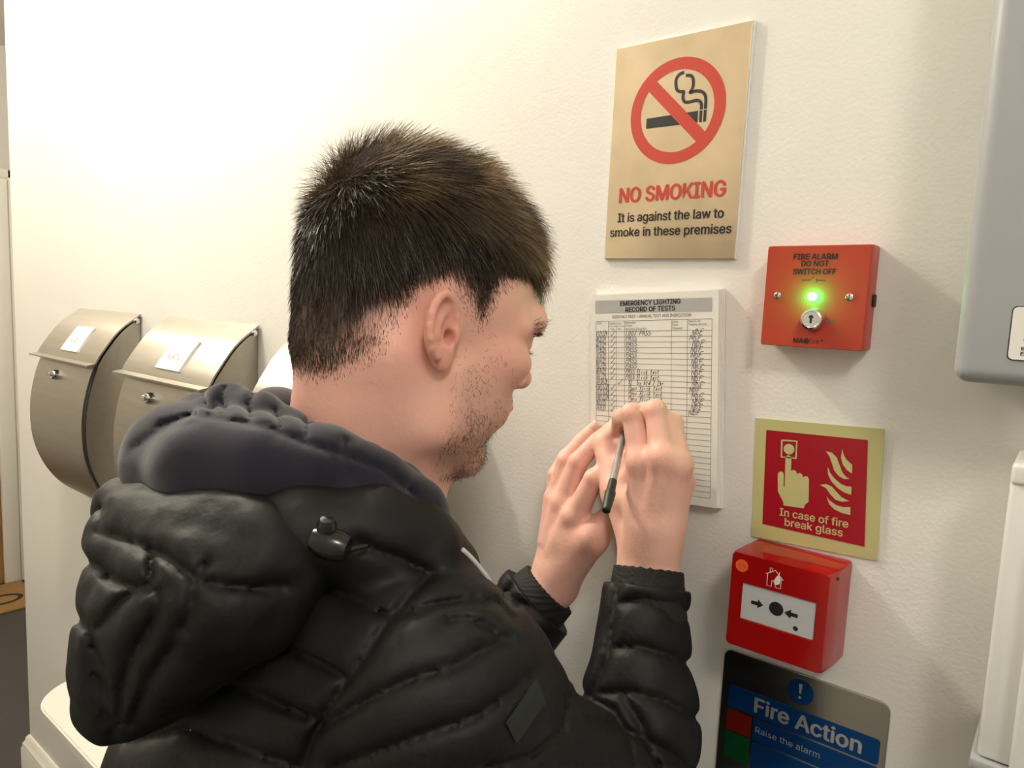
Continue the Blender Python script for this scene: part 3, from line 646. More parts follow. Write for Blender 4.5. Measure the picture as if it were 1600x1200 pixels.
# --- skull, face, jaw
body.ell(H(-0.008, 0.052, 0), (0.092, 0.083, 0.0765), HAX, 0.01)
body.ell(H(-0.050, 0.004, 0), (0.043, 0.052, 0.056), HAX, 0.02)
body.ell(H(0.036, 0.032, 0), (0.060, 0.070, 0.063), HAX, 0.02)
body.ell(H(0.046, -0.034, 0), (0.046, 0.053, 0.050), HAX, 0.02)
for s in (-1, 1):
    body.cone(H(0.004, -0.028, s*0.057), H(0.012, -0.064, s*0.050), 0.012, 0.014, 0.02)
    body.cone(H(0.012, -0.064, s*0.049), H(0.067, -0.086, s*0.012), 0.015, 0.012, 0.02)
    body.ell(H(0.034, -0.034, s*0.040), (0.036, 0.036, 0.020), HAX, 0.025)
    body.ell(H(0.060, -0.002, s*0.046), (0.026, 0.016, 0.018), HAX, 0.018)
    body.cone(H(0.091, 0.038, s*0.010), H(0.083, 0.037, s*0.038), 0.0105, 0.0125, 0.010)
    body.cone(H(0.083, 0.037, s*0.038), H(0.066, 0.028, s*0.052), 0.0115, 0.010, 0.010)
body.cone(H(0.066, -0.087, -0.012), H(0.066, -0.087, 0.012), 0.0125, 0.0125, 0.012)
body.ell(H(0.072, -0.081, 0), (0.012, 0.014, 0.018), HAX, 0.01)
body.ell(H(0.082, -0.038, 0), (0.016, 0.024, 0.028), HAX, 0.014)      # muzzle
# --- eyes: sockets, lids
for s in (-1, 1):
    body.ell(H(0.101, 0.015, s*0.032), (0.017, 0.0125, 0.018), HAX, 0.010, 's')
    body.ell(H(0.0780, 0.0150, s*0.0320), (0.0132, 0.0127, 0.0132), HAX, 0.003)
    body.cone(H(0.0895, 0.0190, s*0.022), H(0.0830, 0.0190, s*0.043), 0.0030, 0.0030, 0.004)
    body.ell(H(0.0905, 0.0110, s*0.0325), (0.0045, 0.0022, 0.0115), HAX, 0.0015, 's')
# --- nose
body.cone(H(0.0915, 0.025, 0), H(0.1085, -0.006, 0), 0.0066, 0.0086, 0.008)
body.ell(H(0.1100, -0.008, 0), (0.0098, 0.0092, 0.0098), HAX, 0.006)
for s in (-1, 1):
    body.ell(H(0.0970, -0.0125, s*0.0115), (0.0105, 0.0075, 0.0062), HAX, 0.005)
    body.ell(H(0.1020, -0.0202, s*0.0065), (0.0050, 0.0030, 0.0030), HAX, 0.002, 's')
# --- lips
body.ell(H(0.0950, -0.0365, 0), (0.0075, 0.0052, 0.021), HAX, 0.004)
body.ell(H(0.0900, -0.0470, 0), (0.0080, 0.0056, 0.019), HAX, 0.004)
body.cone(H(0.1005, -0.0418, -0.016), H(0.1005, -0.0418, 0.016), 0.0012, 0.0012, 0.002, 's')
body.ell(H(0.092, -0.061, 0), (0.010, 0.006, 0.018), HAX, 0.008, 's')
# --- neck
NK0 = H(-0.028, -0.030, 0); NK1 = NB-B3*0.002+T3*0.0
body.cone(NK0, NK1, 0.056, 0.060, 0.022)
body.cone(H(0.012, -0.055, 0), NB+B3*0.040-T3*0.01, 0.040, 0.036, 0.02)
body.cone(H(-0.030, -0.020, 0.052), NB+B3*0.045+S3*0.025-T3*0.02, 0.014, 0.012, 0.03)   # neck muscle
# --- ears
EARS = []
for s in (-1, 1):
    ef = HF*0.92+HS*s*0.36*-1; ef /= np.linalg.norm(ef); eu = HU-ef*(HU@ef); tl = math.radians(20)
    eu /= np.linalg.norm(eu); en = np.cross(ef, eu)*1.0
    if en@(HS*s) < 0: en = -en
    e1, e2 = ef*math.cos(tl)+eu*math.sin(tl), eu*math.cos(tl)-ef*math.sin(tl)     # tilted back
    EO = H(-0.013, 0.001, s*0.0795)
    EAX = np.stack([e1, e2, en]); EARS.append((EO, EAX))
    def E_(a, b, c=0.0): return EO+e1*a*1.0+e2*b*0.88+en*c
    body.ell(E_(0, 0.002, 0.000), (0.0165, 0.0255, 0.0052), EAX, 0.006)
    body.cone(H(-0.004, 0.004, s*0.066), E_(0.004, 0.0, 0.0), 0.012, 0.008, 0.006)
    body.ell(E_(0.001, 0.004, 0.0075), (0.0118, 0.0190, 0.0065), EAX, 0.0035, 's')          # bowl
    rim = [E_(0.0135*math.cos(a)*(1.0 if math.cos(a) > 0 else 1.22)+0.000, 0.004+0.0270*math.sin(a), 0.0028+0.0015*(1-math.cos(a))) for a in np.radians(np.linspace(-5, 232, 13))]
    body.chain(rim, [0.0022]+[0.0028]*11+[0.0034], 0.0025)
    anti = [E_(*p) for p in ((0.004, 0.017, 0.0015), (-0.004, 0.010, 0.0022), (-0.0078, 0.000, 0.0022), (-0.005, -0.011, 0.0018), (0.002, -0.0150, 0.002))]
    body.chain(anti, [0.0016, 0.0026, 0.003, 0.003, 0.0026], 0.0035)
    body.ell(E_(0.001, -0.0225, 0.001), (0.0088, 0.0090, 0.0045), EAX, 0.005)                 # lobe
    body.ell(E_(0.0120, -0.0040, 0.0030), (0.0036, 0.0065, 0.0036), EAX, 0.003)                # tragus
    body.ell(E_(0.0065, -0.0050, 0.000), (0.0040, 0.0058, 0.0080), EAX, 0.002, 's')            # canal
# --- trunk and arms under the clothes
RS = PD(680, 1078, 0.448); LS = NB-S3*0.165-T3*0.085+B3*0.045
RW = J(1013, 893, -0.082); RE = J(984, 1330, -0.165)
LW = J(864, 914, -0.062); LE = LW+np.array([-0.105, -0.115, -0.165])
body.cone(NB-T3*0.03, NB-T3*0.10, 0.062, 0.07, 0.03)
body.ell(NB-T3*0.20, (0.150, 0.090, 0.170), np.stack([S3, np.cross(T3, S3)*-1, T3]), 0.05)
body.ell(NB-T3*0.42, (0.140, 0.090, 0.160), np.stack([S3, np.cross(T3, S3)*-1, T3]), 0.05)
for sh in (RS, LS): body.cone(NB-T3*0.07, sh, 0.050, 0.048, 0.03)
body.chain([RS, RE], [0.046, 0.036], 0.03); body.chain([RE, RE*.35+RW*.65, RW], [0.033, 0.029, 0.0265], 0.02)
body.chain([LS, LE], [0.046, 0.036], 0.03); body.chain([LE, LE*.35+LW*.65, LW], [0.038, 0.034, 0.0265], 0.02)
# --- right hand, closed on the pen
def finger(F_, pts, r, k=0.0022, k0=0.006):
    n = len(pts)
    for i in range(n-1): F_.cone(pts[i], pts[i+1], r[i], r[i+1], k0 if i == 0 else k)
rI = [J(1002, 722, -0.094), J(988, 648, -0.086), J(970, 652, -0.055), J(966, 672, -0.036)]
rM = [J(1036, 716, -0.096), J(1024, 643, -0.082), J(1006, 642, -0.050), J(990, 662, -0.030)]
rR = [J(1061, 727, -0.088), J(1050, 662, -0.072), J(1036, 662, -0.044), J(1016, 684, -0.028)]
rP = [J(1066, 752, -0.072), J(1060, 702, -0.057), J(1056, 698, -0.036), J(1040, 712, -0.024)]
rT = [J(990, 848, -0.072), J(966, 770, -0.062), J(945, 694, -0.038), J(966, 664, -0.026)]
body.chain([RW, rM[0]*.4+RW*.6], [0.0265, 0.026], 0.012)
for q, ra, rb in ((rI, 0.0185, 0.0132), (rM, 0.019, 0.0132), (rR, 0.018, 0.0125), (rP, 0.017, 0.0115)):
    st_ = RW*.72+q[0]*.28; body.cone(st_, q[0], ra, rb, 0.012)
body.cone(RW*.8+rT[0]*.2, rT[1], 0.020, 0.0155, 0.014); body.cone(rT[1], rI[0]*.6+RW*.4, 0.013, 0.014, 0.012); body.cone(rT[1]+[0, .004, 0], rI[0]+[0, .020, 0], 0.013, 0.013, 0.01); body.cone(rT[2]+[.006, .010, 0], rI[0]*.6+rI[1]*.4+[0, .040, 0], 0.011, 0.010, 0.008); body.cone(rT[1]*.5+rT[2]*.5+[.004, .004, 0], rI[0]*.9+rI[1]*.1+[0, .030, 0], 0.012, 0.012, 0.01)
for q in (rI, rM, rR): body.cone(RW*.55+q[0]*.45+np.array([0, -0.0165, 0.0]), q[0]+np.array([0, -0.0085, -0.004]), 0.0022, 0.0032, 0.009)
finger(body, rI, (0.0122, 0.0102, 0.0090, 0.0080), 0.002, 0.003); finger(body, rM, (0.0122, 0.0102, 0.0090, 0.0080), 0.002, 0.003); finger(body, rR, (0.0118, 0.0098, 0.0086, 0.0076), 0.002, 0.003)
for q, rr in ((rI, 0.0105), (rM, 0.0108), (rR, 0.0098)): body.ell(q[0]+np.array([0.0, -0.0035, 0.001]), (rr, rr, rr), None, 0.010); body.ell(q[1]+np.array([0.0, -0.001, 0.001]), (rr*.92, rr*.92, rr*.92), None, 0.006)
finger(body, rP, (0.0108, 0.0092, 0.0080, 0.0070))
finger(body, rT[1:], (0.0155, 0.0128, 0.0100), 0.003, 0.008)
# --- left hand, resting against the wall
lP = [J(864, 794, -0.036), J(868, 742, -0.034), J(884, 712, -0.021), J(901, 695, -0.012)]
lR = [J(869, 779, -0.047), J(884, 720, -0.041), J(908, 690, -0.028), J(929, 669, -0.021)]
lM = [J(881, 786, -0.056), J(903, 722, -0.050), J(932, 690, -0.036), J(957, 668, -0.0225)]
lI = [J(898, 808, -0.064), J(928, 748, -0.060), J(962, 722, -0.045), J(985, 704, -0.030)]
lT = [J(884, 893, -0.064), J(924, 842, -0.062), J(958, 800, -0.048), J(980, 768, -0.032)]
for q, ra, rb in ((lI, 0.018, 0.0130), (lM, 0.018, 0.0130), (lR, 0.018, 0.0125), (lP, 0.0145, 0.0115)):
    st_ = LW*.75+q[0]*.25; body.cone(st_, q[0], ra, rb, 0.012)
for q in (lI, lM, lR):
    nn = np.array([-0.55, -0.80, 0.15]); nn /= np.linalg.norm(nn); body.cone(LW*.5+q[0]*.5+nn*0.0148, q[0]+nn*0.0088, 0.0022, 0.0032, 0.009)
body.cone(LW*.7+lT[0]*.3, lT[1], 0.023, 0.017, 0.014); body.cone(lT[1], lI[0]*.65+LW*.35, 0.013, 0.014, 0.012)
finger(body, lI, (0.0125, 0.0108, 0.0092, 0.0080)); finger(body, lM, (0.0125, 0.0108, 0.0090, 0.0078)); finger(body, lR, (0.0120, 0.0102, 0.0086, 0.0074)); finger(body, lP, (0.0106, 0.0090, 0.0078, 0.0068))
finger(body, lT[1:], (0.0150, 0.0120, 0.0098), 0.003, 0.008)
BP, BQ = body.mesh(0.0017)
BP = relax(BP, BQ, 1, 0.4); BN = vnormals(BP, BQ)
# ---- skin: colour varies with the flesh itself (ears and knuckles redder, shaven jaw greyer, scalp under the hair)
def pxhead(pts, s0):           # photo pixels met with the plane at distance s0 beside the middle of the head -> (forward, up)
    out = []
    for x, y in pts:
        d = ray(x, y); t = (s0-(CAM-HO)@HS)/(d@HS); q = hl((CAM+d*t)[None])[0]; out.append((q[0], q[1]))
    return out
HLINE = pxhead([(471, 606), (545, 598), (585, 565), (620, 515), (652, 478)], 0.062)+pxhead([(668, 462), (692, 452), (716, 466), (738, 505), (758, 522), (768, 495), (786, 458)], 0.070)+[(0.072, 0.074), (0.080, 0.090), (0.05, 0.2), (-0.2, 0.2), (-0.2, -0.02)]
hc = hl(BP); hf, hu, hs = hc[:, 0], hc[:, 1], hc[:, 2]
onhead = (hu > -0.13) & (np.abs(hs) < 0.10) & (np.abs(hf) < 0.14)
hairin = onhead & inpoly(hf, hu, HLINE); hdist = pdist(hf, hu, HLINE)
eard = np.full(len(BP), 9.0)
for EO, EAX in EARS:
    q = (BP-EO)@EAX.T; eard = np.minimum(eard, np.where(q[:, 2] > -0.004, np.sqrt((q[:, 0]/0.021)**2+(q[:, 1]/0.031)**2+(q[:, 2]/0.014)**2), 9))
isear = eard < 1.15
hairin &= ~isear
BCOL = np.tile(np.array([0.86, 0.475, 0.385]), (len(BP), 1))
def blend(w, c): global BCOL; BCOL = BCOL*(1-w[:, None])+np.array(c)*w[:, None]
blend(0.40*np.clip(nz(BP, 60, 3)*0.5+0.5, 0, 1), (0.80, 0.42, 0.34))
blend(0.30*np.clip(nz(BP, 170, 4), 0, 1), (0.80, 0.52, 0.42))
blend((~onhead)*0.45, (0.78, 0.495, 0.395))
blend(onhead*0.55*np.exp(-((hf-0.065)**2+(hu+0.005)**2)/0.0009), (0.76, 0.35, 0.28))
blend(onhead*0.5*np.exp(-((hf-0.110)**2+(hu+0.010)**2)/0.0003), (0.76, 0.33, 0.26))
blend(isear*0.6, (0.78, 0.34, 0.27))
blend(onhead*0.8*np.exp(-((hf-0.099)**2/0.0001+(hu+0.043)**2/0.00009+hs**2/0.0005)), (0.50, 0.16, 0.14))
beard = onhead*sstep(0.0, 0.02, -hu-0.012)*sstep(0.0, 0.014, hf-0.014)*sstep(-0.115, -0.095, hu)*(np.abs(hs) < 0.07)
blend(beard*0.28, (0.33, 0.22, 0.18))
blend(hairin*sstep(0.000, 0.036, hdist)*0.90, (0.045, 0.030, 0.020))
for mx, my, mr in ((790, 570, 0.0016), (776, 560, 0.0009), (806, 590, 0.0008)):
    dm = ray(mx, my); dm /= np.linalg.norm(dm); ql = BP-CAM; tt = ql@dm; blend(0.55*np.exp(-((ql-tt[:, None]*dm)**2).sum(1)/mr**2)*onhead*(hs > 0), (0.30, 0.13, 0.09))
for q in (rI, rM, rR, rP, lI, lM, lR, lP, rT[1:], lT[1:]):
    for i, a in ((0, 0.35), (1, 0.3)): blend(a*np.exp(-((BP-q[i])**2).sum(1)/0.00035), (0.78, 0.36, 0.29))
M_skin = mat('skin', (0.60, 0.345, 0.255), 0.46, bump=[(1100, 0.22, 0.0008), (260, 0.22, 0.0012), (70, 0.18, 0.003)], sub=(0.10, (1.0, 0.35, 0.2), 0.004), spec=0.4)
nt = M_skin.node_tree; at = nt.nodes.new('ShaderNodeAttribute'); at.attribute_name = 'tint'; nt.links.new(at.outputs['Color'], nt.nodes['Principled BSDF'].inputs['Base Color'])
big('body', BP, BQ, M_skin, PERSON, BCOL)
# ---- eyes
M_eye = mat('eye_white', (0.75, 0.70, 0.66), 0.2); M_iris = mat('iris', (0.05, 0.035, 0.025), 0.15)
for s in (-1, 1):
    eo = lathe('eye', [(0.0001, -0.0122)]+[(0.0122*math.sin(a), -0.0122*math.cos(a)) for a in np.linspace(0.15, 2.75, 14)], H(0.0780, 0.0140, s*0.032), HF-HU*0.35, M_eye, PERSON, 20)
    lathe('iris', [(0.0001, 0.0126), (0.0055, 0.0114), (0.006, 0.0105)], H(0.0780, 0.0140, s*0.032), HF-HU*0.35, M_iris, eo, 20, False)
# ---- hair, brows, lashes, stubble: fine strands
def strands(name, root, d0, bend, L, wd, m, col, seg=4, seed=1):
    r = np.random.RandomState(seed); n = len(root); t = np.linspace(0, 1, seg+1)
    P = root[:, None, :]+L[:, None, None]*(d0[:, None, :]*t[None, :, None]+bend[:, None, :]*(t[None, :, None]**2))
    T = np.gradient(P, axis=1); T /= np.linalg.norm(T, axis=2, keepdims=True)+1e-12
    side = np.cross(T, r.normal(size=(n, 1, 3))+0*T); side /= np.linalg.norm(side, axis=2, keepdims=True)+1e-12
    w_ = wd*(1-0.75*t**1.5)[None, :, None]*(0.7+0.6*r.rand(n, 1, 1))/2
    V = np.stack([P-side*w_, P+side*w_], 2).reshape(-1, 3); k = 2*(seg+1)
    b = (np.arange(n)*k)[:, None]+(np.arange(seg)*2)[None, :]
    F = np.stack([b, b+1, b+3, b+2], -1).reshape(-1, 4)
    c = np.repeat(col, k, axis=0)
    o = big(name, V, F, m, PERSON, c); o['kind'] = 'stuff'; return o
def hairmat(name, rough):
    m = mat(name, (0.05, 0.03, 0.02), rough, spec=0.35); nt = m.node_tree; at = nt.nodes.new('ShaderNodeAttribute'); at.attribute_name = 'tint'
    nt.links.new(at.outputs['Color'], nt.nodes['Principled BSDF'].inputs['Base Color']); return m
M_hair = hairmat('brown_hair', 0.42)
fa = np.linalg.norm(np.cross(BP[BQ[:, 2]]-BP[BQ[:, 0]], BP[BQ[:, 3]]-BP[BQ[:, 1]]), axis=1)/2
def scatter(wv, n, seed):
    r = np.random.RandomState(seed); wf = fa*wv[BQ].mean(1); c = np.cumsum(wf); f = np.searchsorted(c, r.rand(n)*c[-1]); f = np.clip(f, 0, len(BQ)-1)
    a, b = r.rand(n, 1), r.rand(n, 1); q = BP[BQ[f]]; p = (q[:, 0]*(1-a)+q[:, 1]*a)*(1-b)+(q[:, 3]*(1-a)+q[:, 2]*a)*b
    return p, BN[BQ[f, 0]], r
WH = np.array([-0.078, 0.102, -0.028])              # the whorl at the crown
def hairfield(p, n):
    q = hl(p); nl = n@HAX.T; e = q-WH; tg = e-nl*(e*nl).sum(1)[:, None]; tg /= np.linalg.norm(tg, axis=1)[:, None]+1e-9
    top = sstep(0.070, 0.115, q[:, 1]+0.25*np.clip(q[:, 0], 0, 1)); hd = pdist(q[:, 0], q[:, 1], HLINE)
    front = sstep(0.045, 0.085, q[:, 0])*sstep(0.055, 0.08, q[:, 1])
    crown = np.exp(-((q-WH)**2).sum(1)/0.0018)
    side = 1-top
    down = np.array([0, -1.0, 0])
    d = tg*1.0+side[:, None]*(down*0.5+np.array([-0.15, 0, 0]))+top[:, None]*np.array([0.55, 0, 0])
    d -= nl*(d*nl).sum(1)[:, None]; d /= np.linalg.norm(d, axis=1)[:, None]+1e-9
    jr = np.random.RandomState(77).normal(size=d.shape)*crown[:, None]*0.9; d = d+jr; d -= nl*(d*nl).sum(1)[:, None]; d /= np.linalg.norm(d, axis=1)[:, None]+1e-9
    lift = 0.22+0.44*top+0.22*crown-0.10*front
    D = d*(1-0.45*lift)[:, None]+nl*lift[:, None]; D /= np.linalg.norm(D, axis=1)[:, None]
    L = 0.0032+0.010*sstep(0.0, 0.045, hd)*sstep(-0.02, 0.05, q[:, 1])+0.004*sstep(0, .03, hd)+0.024*top+0.012*front
    bend = -nl*(0.10+0.16*top+0.22*front)[:, None]+d*0.18+front[:, None]*np.array([0.10, -0.30, 0])
    return q, D@HAX, bend@HAX, L, top, front
# cap of short under-hair that gives the crop its body
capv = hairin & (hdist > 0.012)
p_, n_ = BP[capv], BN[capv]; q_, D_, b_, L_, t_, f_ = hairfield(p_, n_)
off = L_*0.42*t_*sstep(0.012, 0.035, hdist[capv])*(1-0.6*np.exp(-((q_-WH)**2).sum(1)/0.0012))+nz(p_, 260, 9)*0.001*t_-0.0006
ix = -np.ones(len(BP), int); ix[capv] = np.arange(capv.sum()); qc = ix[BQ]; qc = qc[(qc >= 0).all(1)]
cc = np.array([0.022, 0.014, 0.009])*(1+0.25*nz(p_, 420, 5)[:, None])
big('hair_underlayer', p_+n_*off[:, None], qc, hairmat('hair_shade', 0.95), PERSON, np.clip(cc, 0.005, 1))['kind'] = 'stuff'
den = hairin*(0.35+0.65*sstep(0.0, 0.018, hdist))
p_, n_, r_ = scatter(den, 70000, 11); q_, D_, b_, L_, t_, f_ = hairfield(p_, n_)
tuft = np.stack([nz(p_, 170, 21), nz(p_, 170, 22), nz(p_, 170, 23)], 1)
D_ = D_+tuft*(0.14+0.26*t_)[:, None]+r_.normal(size=D_.shape)*(0.13+0.05*t_)[:, None]; D_ /= np.linalg.norm(D_, axis=1)[:, None]
L_ = L_*(0.65+0.5*r_.rand(len(L_)))
base = np.array([0.075, 0.049, 0.029])*(0.50+0.9*r_.rand(len(p_), 1))+np.array([0.20, 0.135, 0.072])*(t_[:, None]*np.clip(nz(p_, 160, 31)+0.5, 0, 1.3)[:, None])  # brown strands, with lamp highlights on the top painted into the tint
base *= (0.50+0.60*t_)[:, None]  # sides tinted darker than the lit top, shade put into the colour
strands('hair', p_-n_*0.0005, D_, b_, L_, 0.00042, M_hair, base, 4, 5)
# brows
def brow(s, n, seed):
    r = np.random.RandomState(seed); t = r.rand(n); w = r.normal(size=n)*0.0022
    f = 0.1015-0.030*t**2.0; sx = 0.010+0.042*t; u = 0.0285+0.008*np.sin(t*2.6)-0.004*t+w
    X = np.stack([f, u, s*sx], 1)
    return HO+X@HAX, r
cr = []; dd = []
for s in (-1, 1):
    X, r = brow(s, 420, 40+s)
    kd = np.argmin(((X[:, None, :]-BP[onhead & (hf > 0.05)][None, ::3, :])**2).sum(2), 1); sub = BP[onhead & (hf > 0.05)][::3]; sn = BN[onhead & (hf > 0.05)][::3]
    cr.append(sub[kd]); dd.append(sn[kd]*0.35+HS*s*0.8+HU*0.25+HF*-0.2+r.normal(size=X.shape)*0.15)
cr = np.concatenate(cr); dd = np.concatenate(dd); dd /= np.linalg.norm(dd, axis=1)[:, None]; n = len(cr); r = np.random.RandomState(2)
strands('eyebrows', cr, dd, -0.1*dd, 0.006+0.004*r.rand(n), 0.00035, M_hair, np.tile([[0.035, 0.022, 0.014]], (n, 1)), 2)
la, ld = [], []
for s in (-1, 1):
    for k in range(34):
        t = k/33; sx = 0.0235+0.0185*t; la.append(H(0.0905-0.0065*t-0.004*(2*t-1)**2, 0.0122, s*sx)); ld.append(HF*0.8-HU*0.45+HS*s*(t-0.35)*0.9+r.normal(size=3)*0.1)
la = np.array(la); ld = np.array(ld); ld /= np.linalg.norm(ld, axis=1)[:, None]
strands('eyelashes', la, ld, np.tile(HU*0.35, (len(la), 1)), 0.0085+0.002*r.rand(len(la)), 0.00035, M_hair, np.tile([[0.015, 0.010, 0.008]], (len(la), 1)), 4)
# stubble: along the jaw, chin, lip and in front of the ear
jaw = np.exp(-((hu+0.055+0.35*(hf-0.03))/0.026)**2)*sstep(0.005, 0.02, hf)+0.8*np.exp(-((hf-0.034)/0.012)**2)*sstep(-0.06, -0.03, hu)*sstep(0.02, 0.0, hu)+1.3*sstep(-0.070, -0.082, hu)*sstep(0.02, 0.05, hf)+2.6*np.exp(-((hf-0.096)/0.008)**2-((hu+0.0285)/0.0055)**2)*(np.abs(hs) < 0.026)
jaw = jaw*onhead*(~hairin)*(~isear)*(hu < 0.03)*(hu > -0.105)*(np.clip(nz(BP, 190, 8)+0.75, 0.1, 1.5))*(hf > 0.004)
jaw *= ~((np.abs(hu+0.043) < 0.0105) & (hf > 0.085))
p_, n_, r_ = scatter(jaw, 3400, 17); q_ = hl(p_)
D_ = n_*0.5-HU*0.55-HF*0.25+r_.normal(size=n_.shape)*0.45; D_ /= np.linalg.norm(D_, axis=1)[:, None]
strands('stubble', p_, D_, -n_*0.25+r_.normal(size=n_.shape)*0.15, 0.003+0.0045*r_.rand(len(p_))**2, 0.00022, M_hair, np.tile([[0.045, 0.028, 0.019]], (len(p_), 1)), 3)
# ---- finger nails that show on the left hand
M_nail = mat('fingernail', (0.66, 0.40, 0.33), 0.25)
for q, rr in ((lP, 0.0068), (lR, 0.0074), (lM, 0.0078), (rT, 0.0098)):
    a = q[-1]-q[-2]; a /= np.linalg.norm(a); nn = (CAM-q[-1]); nn = nn-a*(nn@a)+np.array([-0.15, -0.1, 0.15]); nn -= a*(nn@a); nn /= np.linalg.norm(nn); bb = np.cross(a, nn); V, F = [], []
    for i in range(6):
        for j in range(6):
            u_, v_ = (i/5-0.5), (j/5-0.5); ang = u_*1.5; V.append(q[-1]+a*(0.0015+v_*0.010)+bb*math.sin(ang)*rr*1.02+nn*(math.cos(ang)*rr*1.02+0.0002-2.0*v_*v_*0.001))
    for i in range(5):
        for j in range(5): F.append((i*6+j, i*6+j+1, i*6+j+7, i*6+j+6))
    mk('fingernail', V, F, M_nail, PERSON, True)
# ================================================================== clothes
M_jacket = mat('black_nylon', (0.0052, 0.0053, 0.0056), 0.58, bump=[(45, 0.22, 0.004), (170, 0.30, 0.0014), (1500, 0.1, 0.0003)], spec=0.30)
M_hoodie = mat('navy_fleece', (0.016, 0.0145, 0.025), 0.9, bump=[(900, 0.35, 0.0006), (30, 0.2, 0.004)], sheen=0.25, spec=0.2)
M_cuff = mat('black_elastic', (0.006, 0.006, 0.006), 0.8)
M_toggle = mat('black_toggle_plastic', (0.010, 0.010, 0.010), 0.2)
M_zip = mat('pale_zip_edge', (0.55, 0.56, 0.57), 0.45)
def topx(X):
    q = X-CAM; z = q@CF; return 800+FPX*(q@CR)/z, 600-FPX*(q@CU)/z
def creases(X, D, lines, depth, width):
    """stitch lines pressed into the cloth (lines read off the photo, pushed through the cloth that faces the room)"""
    px, py = topx(X); best = np.full(len(X), 1e3)
    for L in lines:
        P = np.array(L, float); lo, hi = P.min(0)-40, P.max(0)+40
        m = (px > lo[0]) & (px < hi[0]) & (py > lo[1]) & (py < hi[1])
        if not m.any(): continue
        x, y = px[m], py[m]; d = np.full(len(x), 1e3)
        for a, b in zip(P[:-1], P[1:]):
            ba = b-a; h = np.clip(((x-a[0])*ba[0]+(y-a[1])*ba[1])/(ba@ba+1e-9), 0, 1); d = np.minimum(d, np.hypot(x-a[0]-h*ba[0], y-a[1]-h*ba[1]))
        best[m] = np.minimum(best[m], d)
    return D+depth*np.exp(-np.abs(best)/width)
def W(x, y, d): return PD(x, y, d)
BAX = np.stack([S3, np.cross(T3, S3), T3]); BB = np.cross(T3, S3)       # side, forward (perpendicular to the leaning spine), up the spine
if BB@B3 < 0: BB = -BB; BAX[1] = BB
# ---- padded jacket: trunk and sleeves
jk = Field()
jk.ell(NB-T3*0.20+BB*0.010, (0.165, 0.105, 0.175), BAX, 0.05)
jk.ell(NB-T3*0.42+BB*0.030, (0.175, 0.120, 0.210), BAX, 0.06)
jk.ell(NB-T3*0.58+BB*0.035, (0.180, 0.130, 0.120), BAX, 0.06)
for sh, s in ((RS, 1), (LS, -1)):
    jk.cone(NB-T3*0.060+S3*s*0.05-BB*0.015, sh, 0.062, 0.057, 0.05)
RC = RW+(RE-RW)*0.10; LC = LW+(LE-LW)*0.12
jk.chain([RS, RS*.45+RE*.55, RE], [0.059, 0.060, 0.060], 0.03, 0.05)
jk.chain([RE, RE*.5+RC*.5, RC], [0.054, 0.047, 0.040], 0.02)
jk.chain([LS, LE], [0.076, 0.060], 0.03, 0.05); jk.chain([LE, LE*.5+LC*.5, LC], [0.058, 0.050, 0.041], 0.02)
jk.chain([W(250, 815, 0.50), W(380, 828, 0.468), W(480, 832, 0.452), W(580, 838, 0.455), W(650, 858, 0.468), W(705, 885, 0.50)], [0.030, 0.030, 0.028, 0.026, 0.024, 0.018], 0.012, 0.02)   # stand collar
JL_back = [[(360, 960), (420, 905), (487, 911), (560, 938), (611, 965)], [(300, 1010), (374, 978), (440, 1008), (508, 1040), (545, 1062)], [(250, 1075), (330, 1062), (400, 1085), (490, 1122)], [(200, 1160), (300, 1140), (400, 1175), (470, 1200)],
           [(560, 850), (620, 870), (676, 896)], [(676, 896), (640, 930), (600, 980), (545, 1060), (508, 1112), (470, 1200)]]
JL_arm = [[(632, 957), (690, 942), (745, 936), (785, 945), (800, 965)], [(508, 1132), (580, 1090), (640, 1062), (712, 1040), (760, 1012), (795, 1000)], [(520, 1200), (640, 1155), (740, 1120), (800, 1080), (832, 1050)], [(700, 972), (728, 968), (762, 978), (788, 1000)], [(760, 1200), (830, 1180), (880, 1140), (885, 1090)],
          [(962, 944), (1005, 938), (1045, 948), (1075, 962)], [(950, 1014), (1000, 1010), (1055, 1026), (1092, 1046)], [(934, 1084), (985, 1082), (1040, 1096), (1090, 1122)], [(946, 1130), (1000, 1150), (1050, 1180), (1080, 1200)], [(975, 1090), (1000, 1130), (1030, 1200)], [(966, 898), (958, 960), (952, 1020), (925, 1085)], [(800, 915), (790, 935), (806, 950)], [(905, 1080), (960, 1110), (985, 1160), (990, 1200)]]
def jpost(X, D):
    m = np.abs(D) < 0.03
    if not m.any(): return D
    x = X[m]; d = D[m]; px, py = topx(x)
    d = d-0.0045+nz(x, 22, 51)*0.0035+nz(x*np.array([1, 1, 0.5]), 75, 52)*0.0020+nz(x, 190, 53)*0.0006
    d = creases(x, d, JL_back, 0.0075, 8.0); d = creases(x, d, JL_arm, 0.0075, 8.0)
    t = (NB-x)@T3; arm = np.minimum(np.linalg.norm(np.cross(x-RE, (RW-RE)/np.linalg.norm(RW-RE)), axis=1), 1)
    far = (x-NB)@S3 < 0.0                         # the side turned away: plain level baffles
    d = d+far*0.007*np.exp(-np.abs(((t/0.07) % 1)-0.5)*14*-1*-1) if False else d+far*0.006*np.exp(-(1-np.abs(2*((t/0.07) % 1)-1))*6)
    for a, b, c_ in ((RW, RE, 0.014), (LW, LE, 0.024)):      # open sleeve ends
        u_ = (b-a)/np.linalg.norm(b-a); h = (x-a)@u_; near = np.linalg.norm(x-a, axis=1) < 0.085; d = np.where(near, np.maximum(d, c_-h), d)
    out = D.copy(); out[m] = d; return out
P, Q = jk.mesh(0.0027, jpost); P = relax(P, Q, 1, 0.3); JN = vnormals(P, Q)
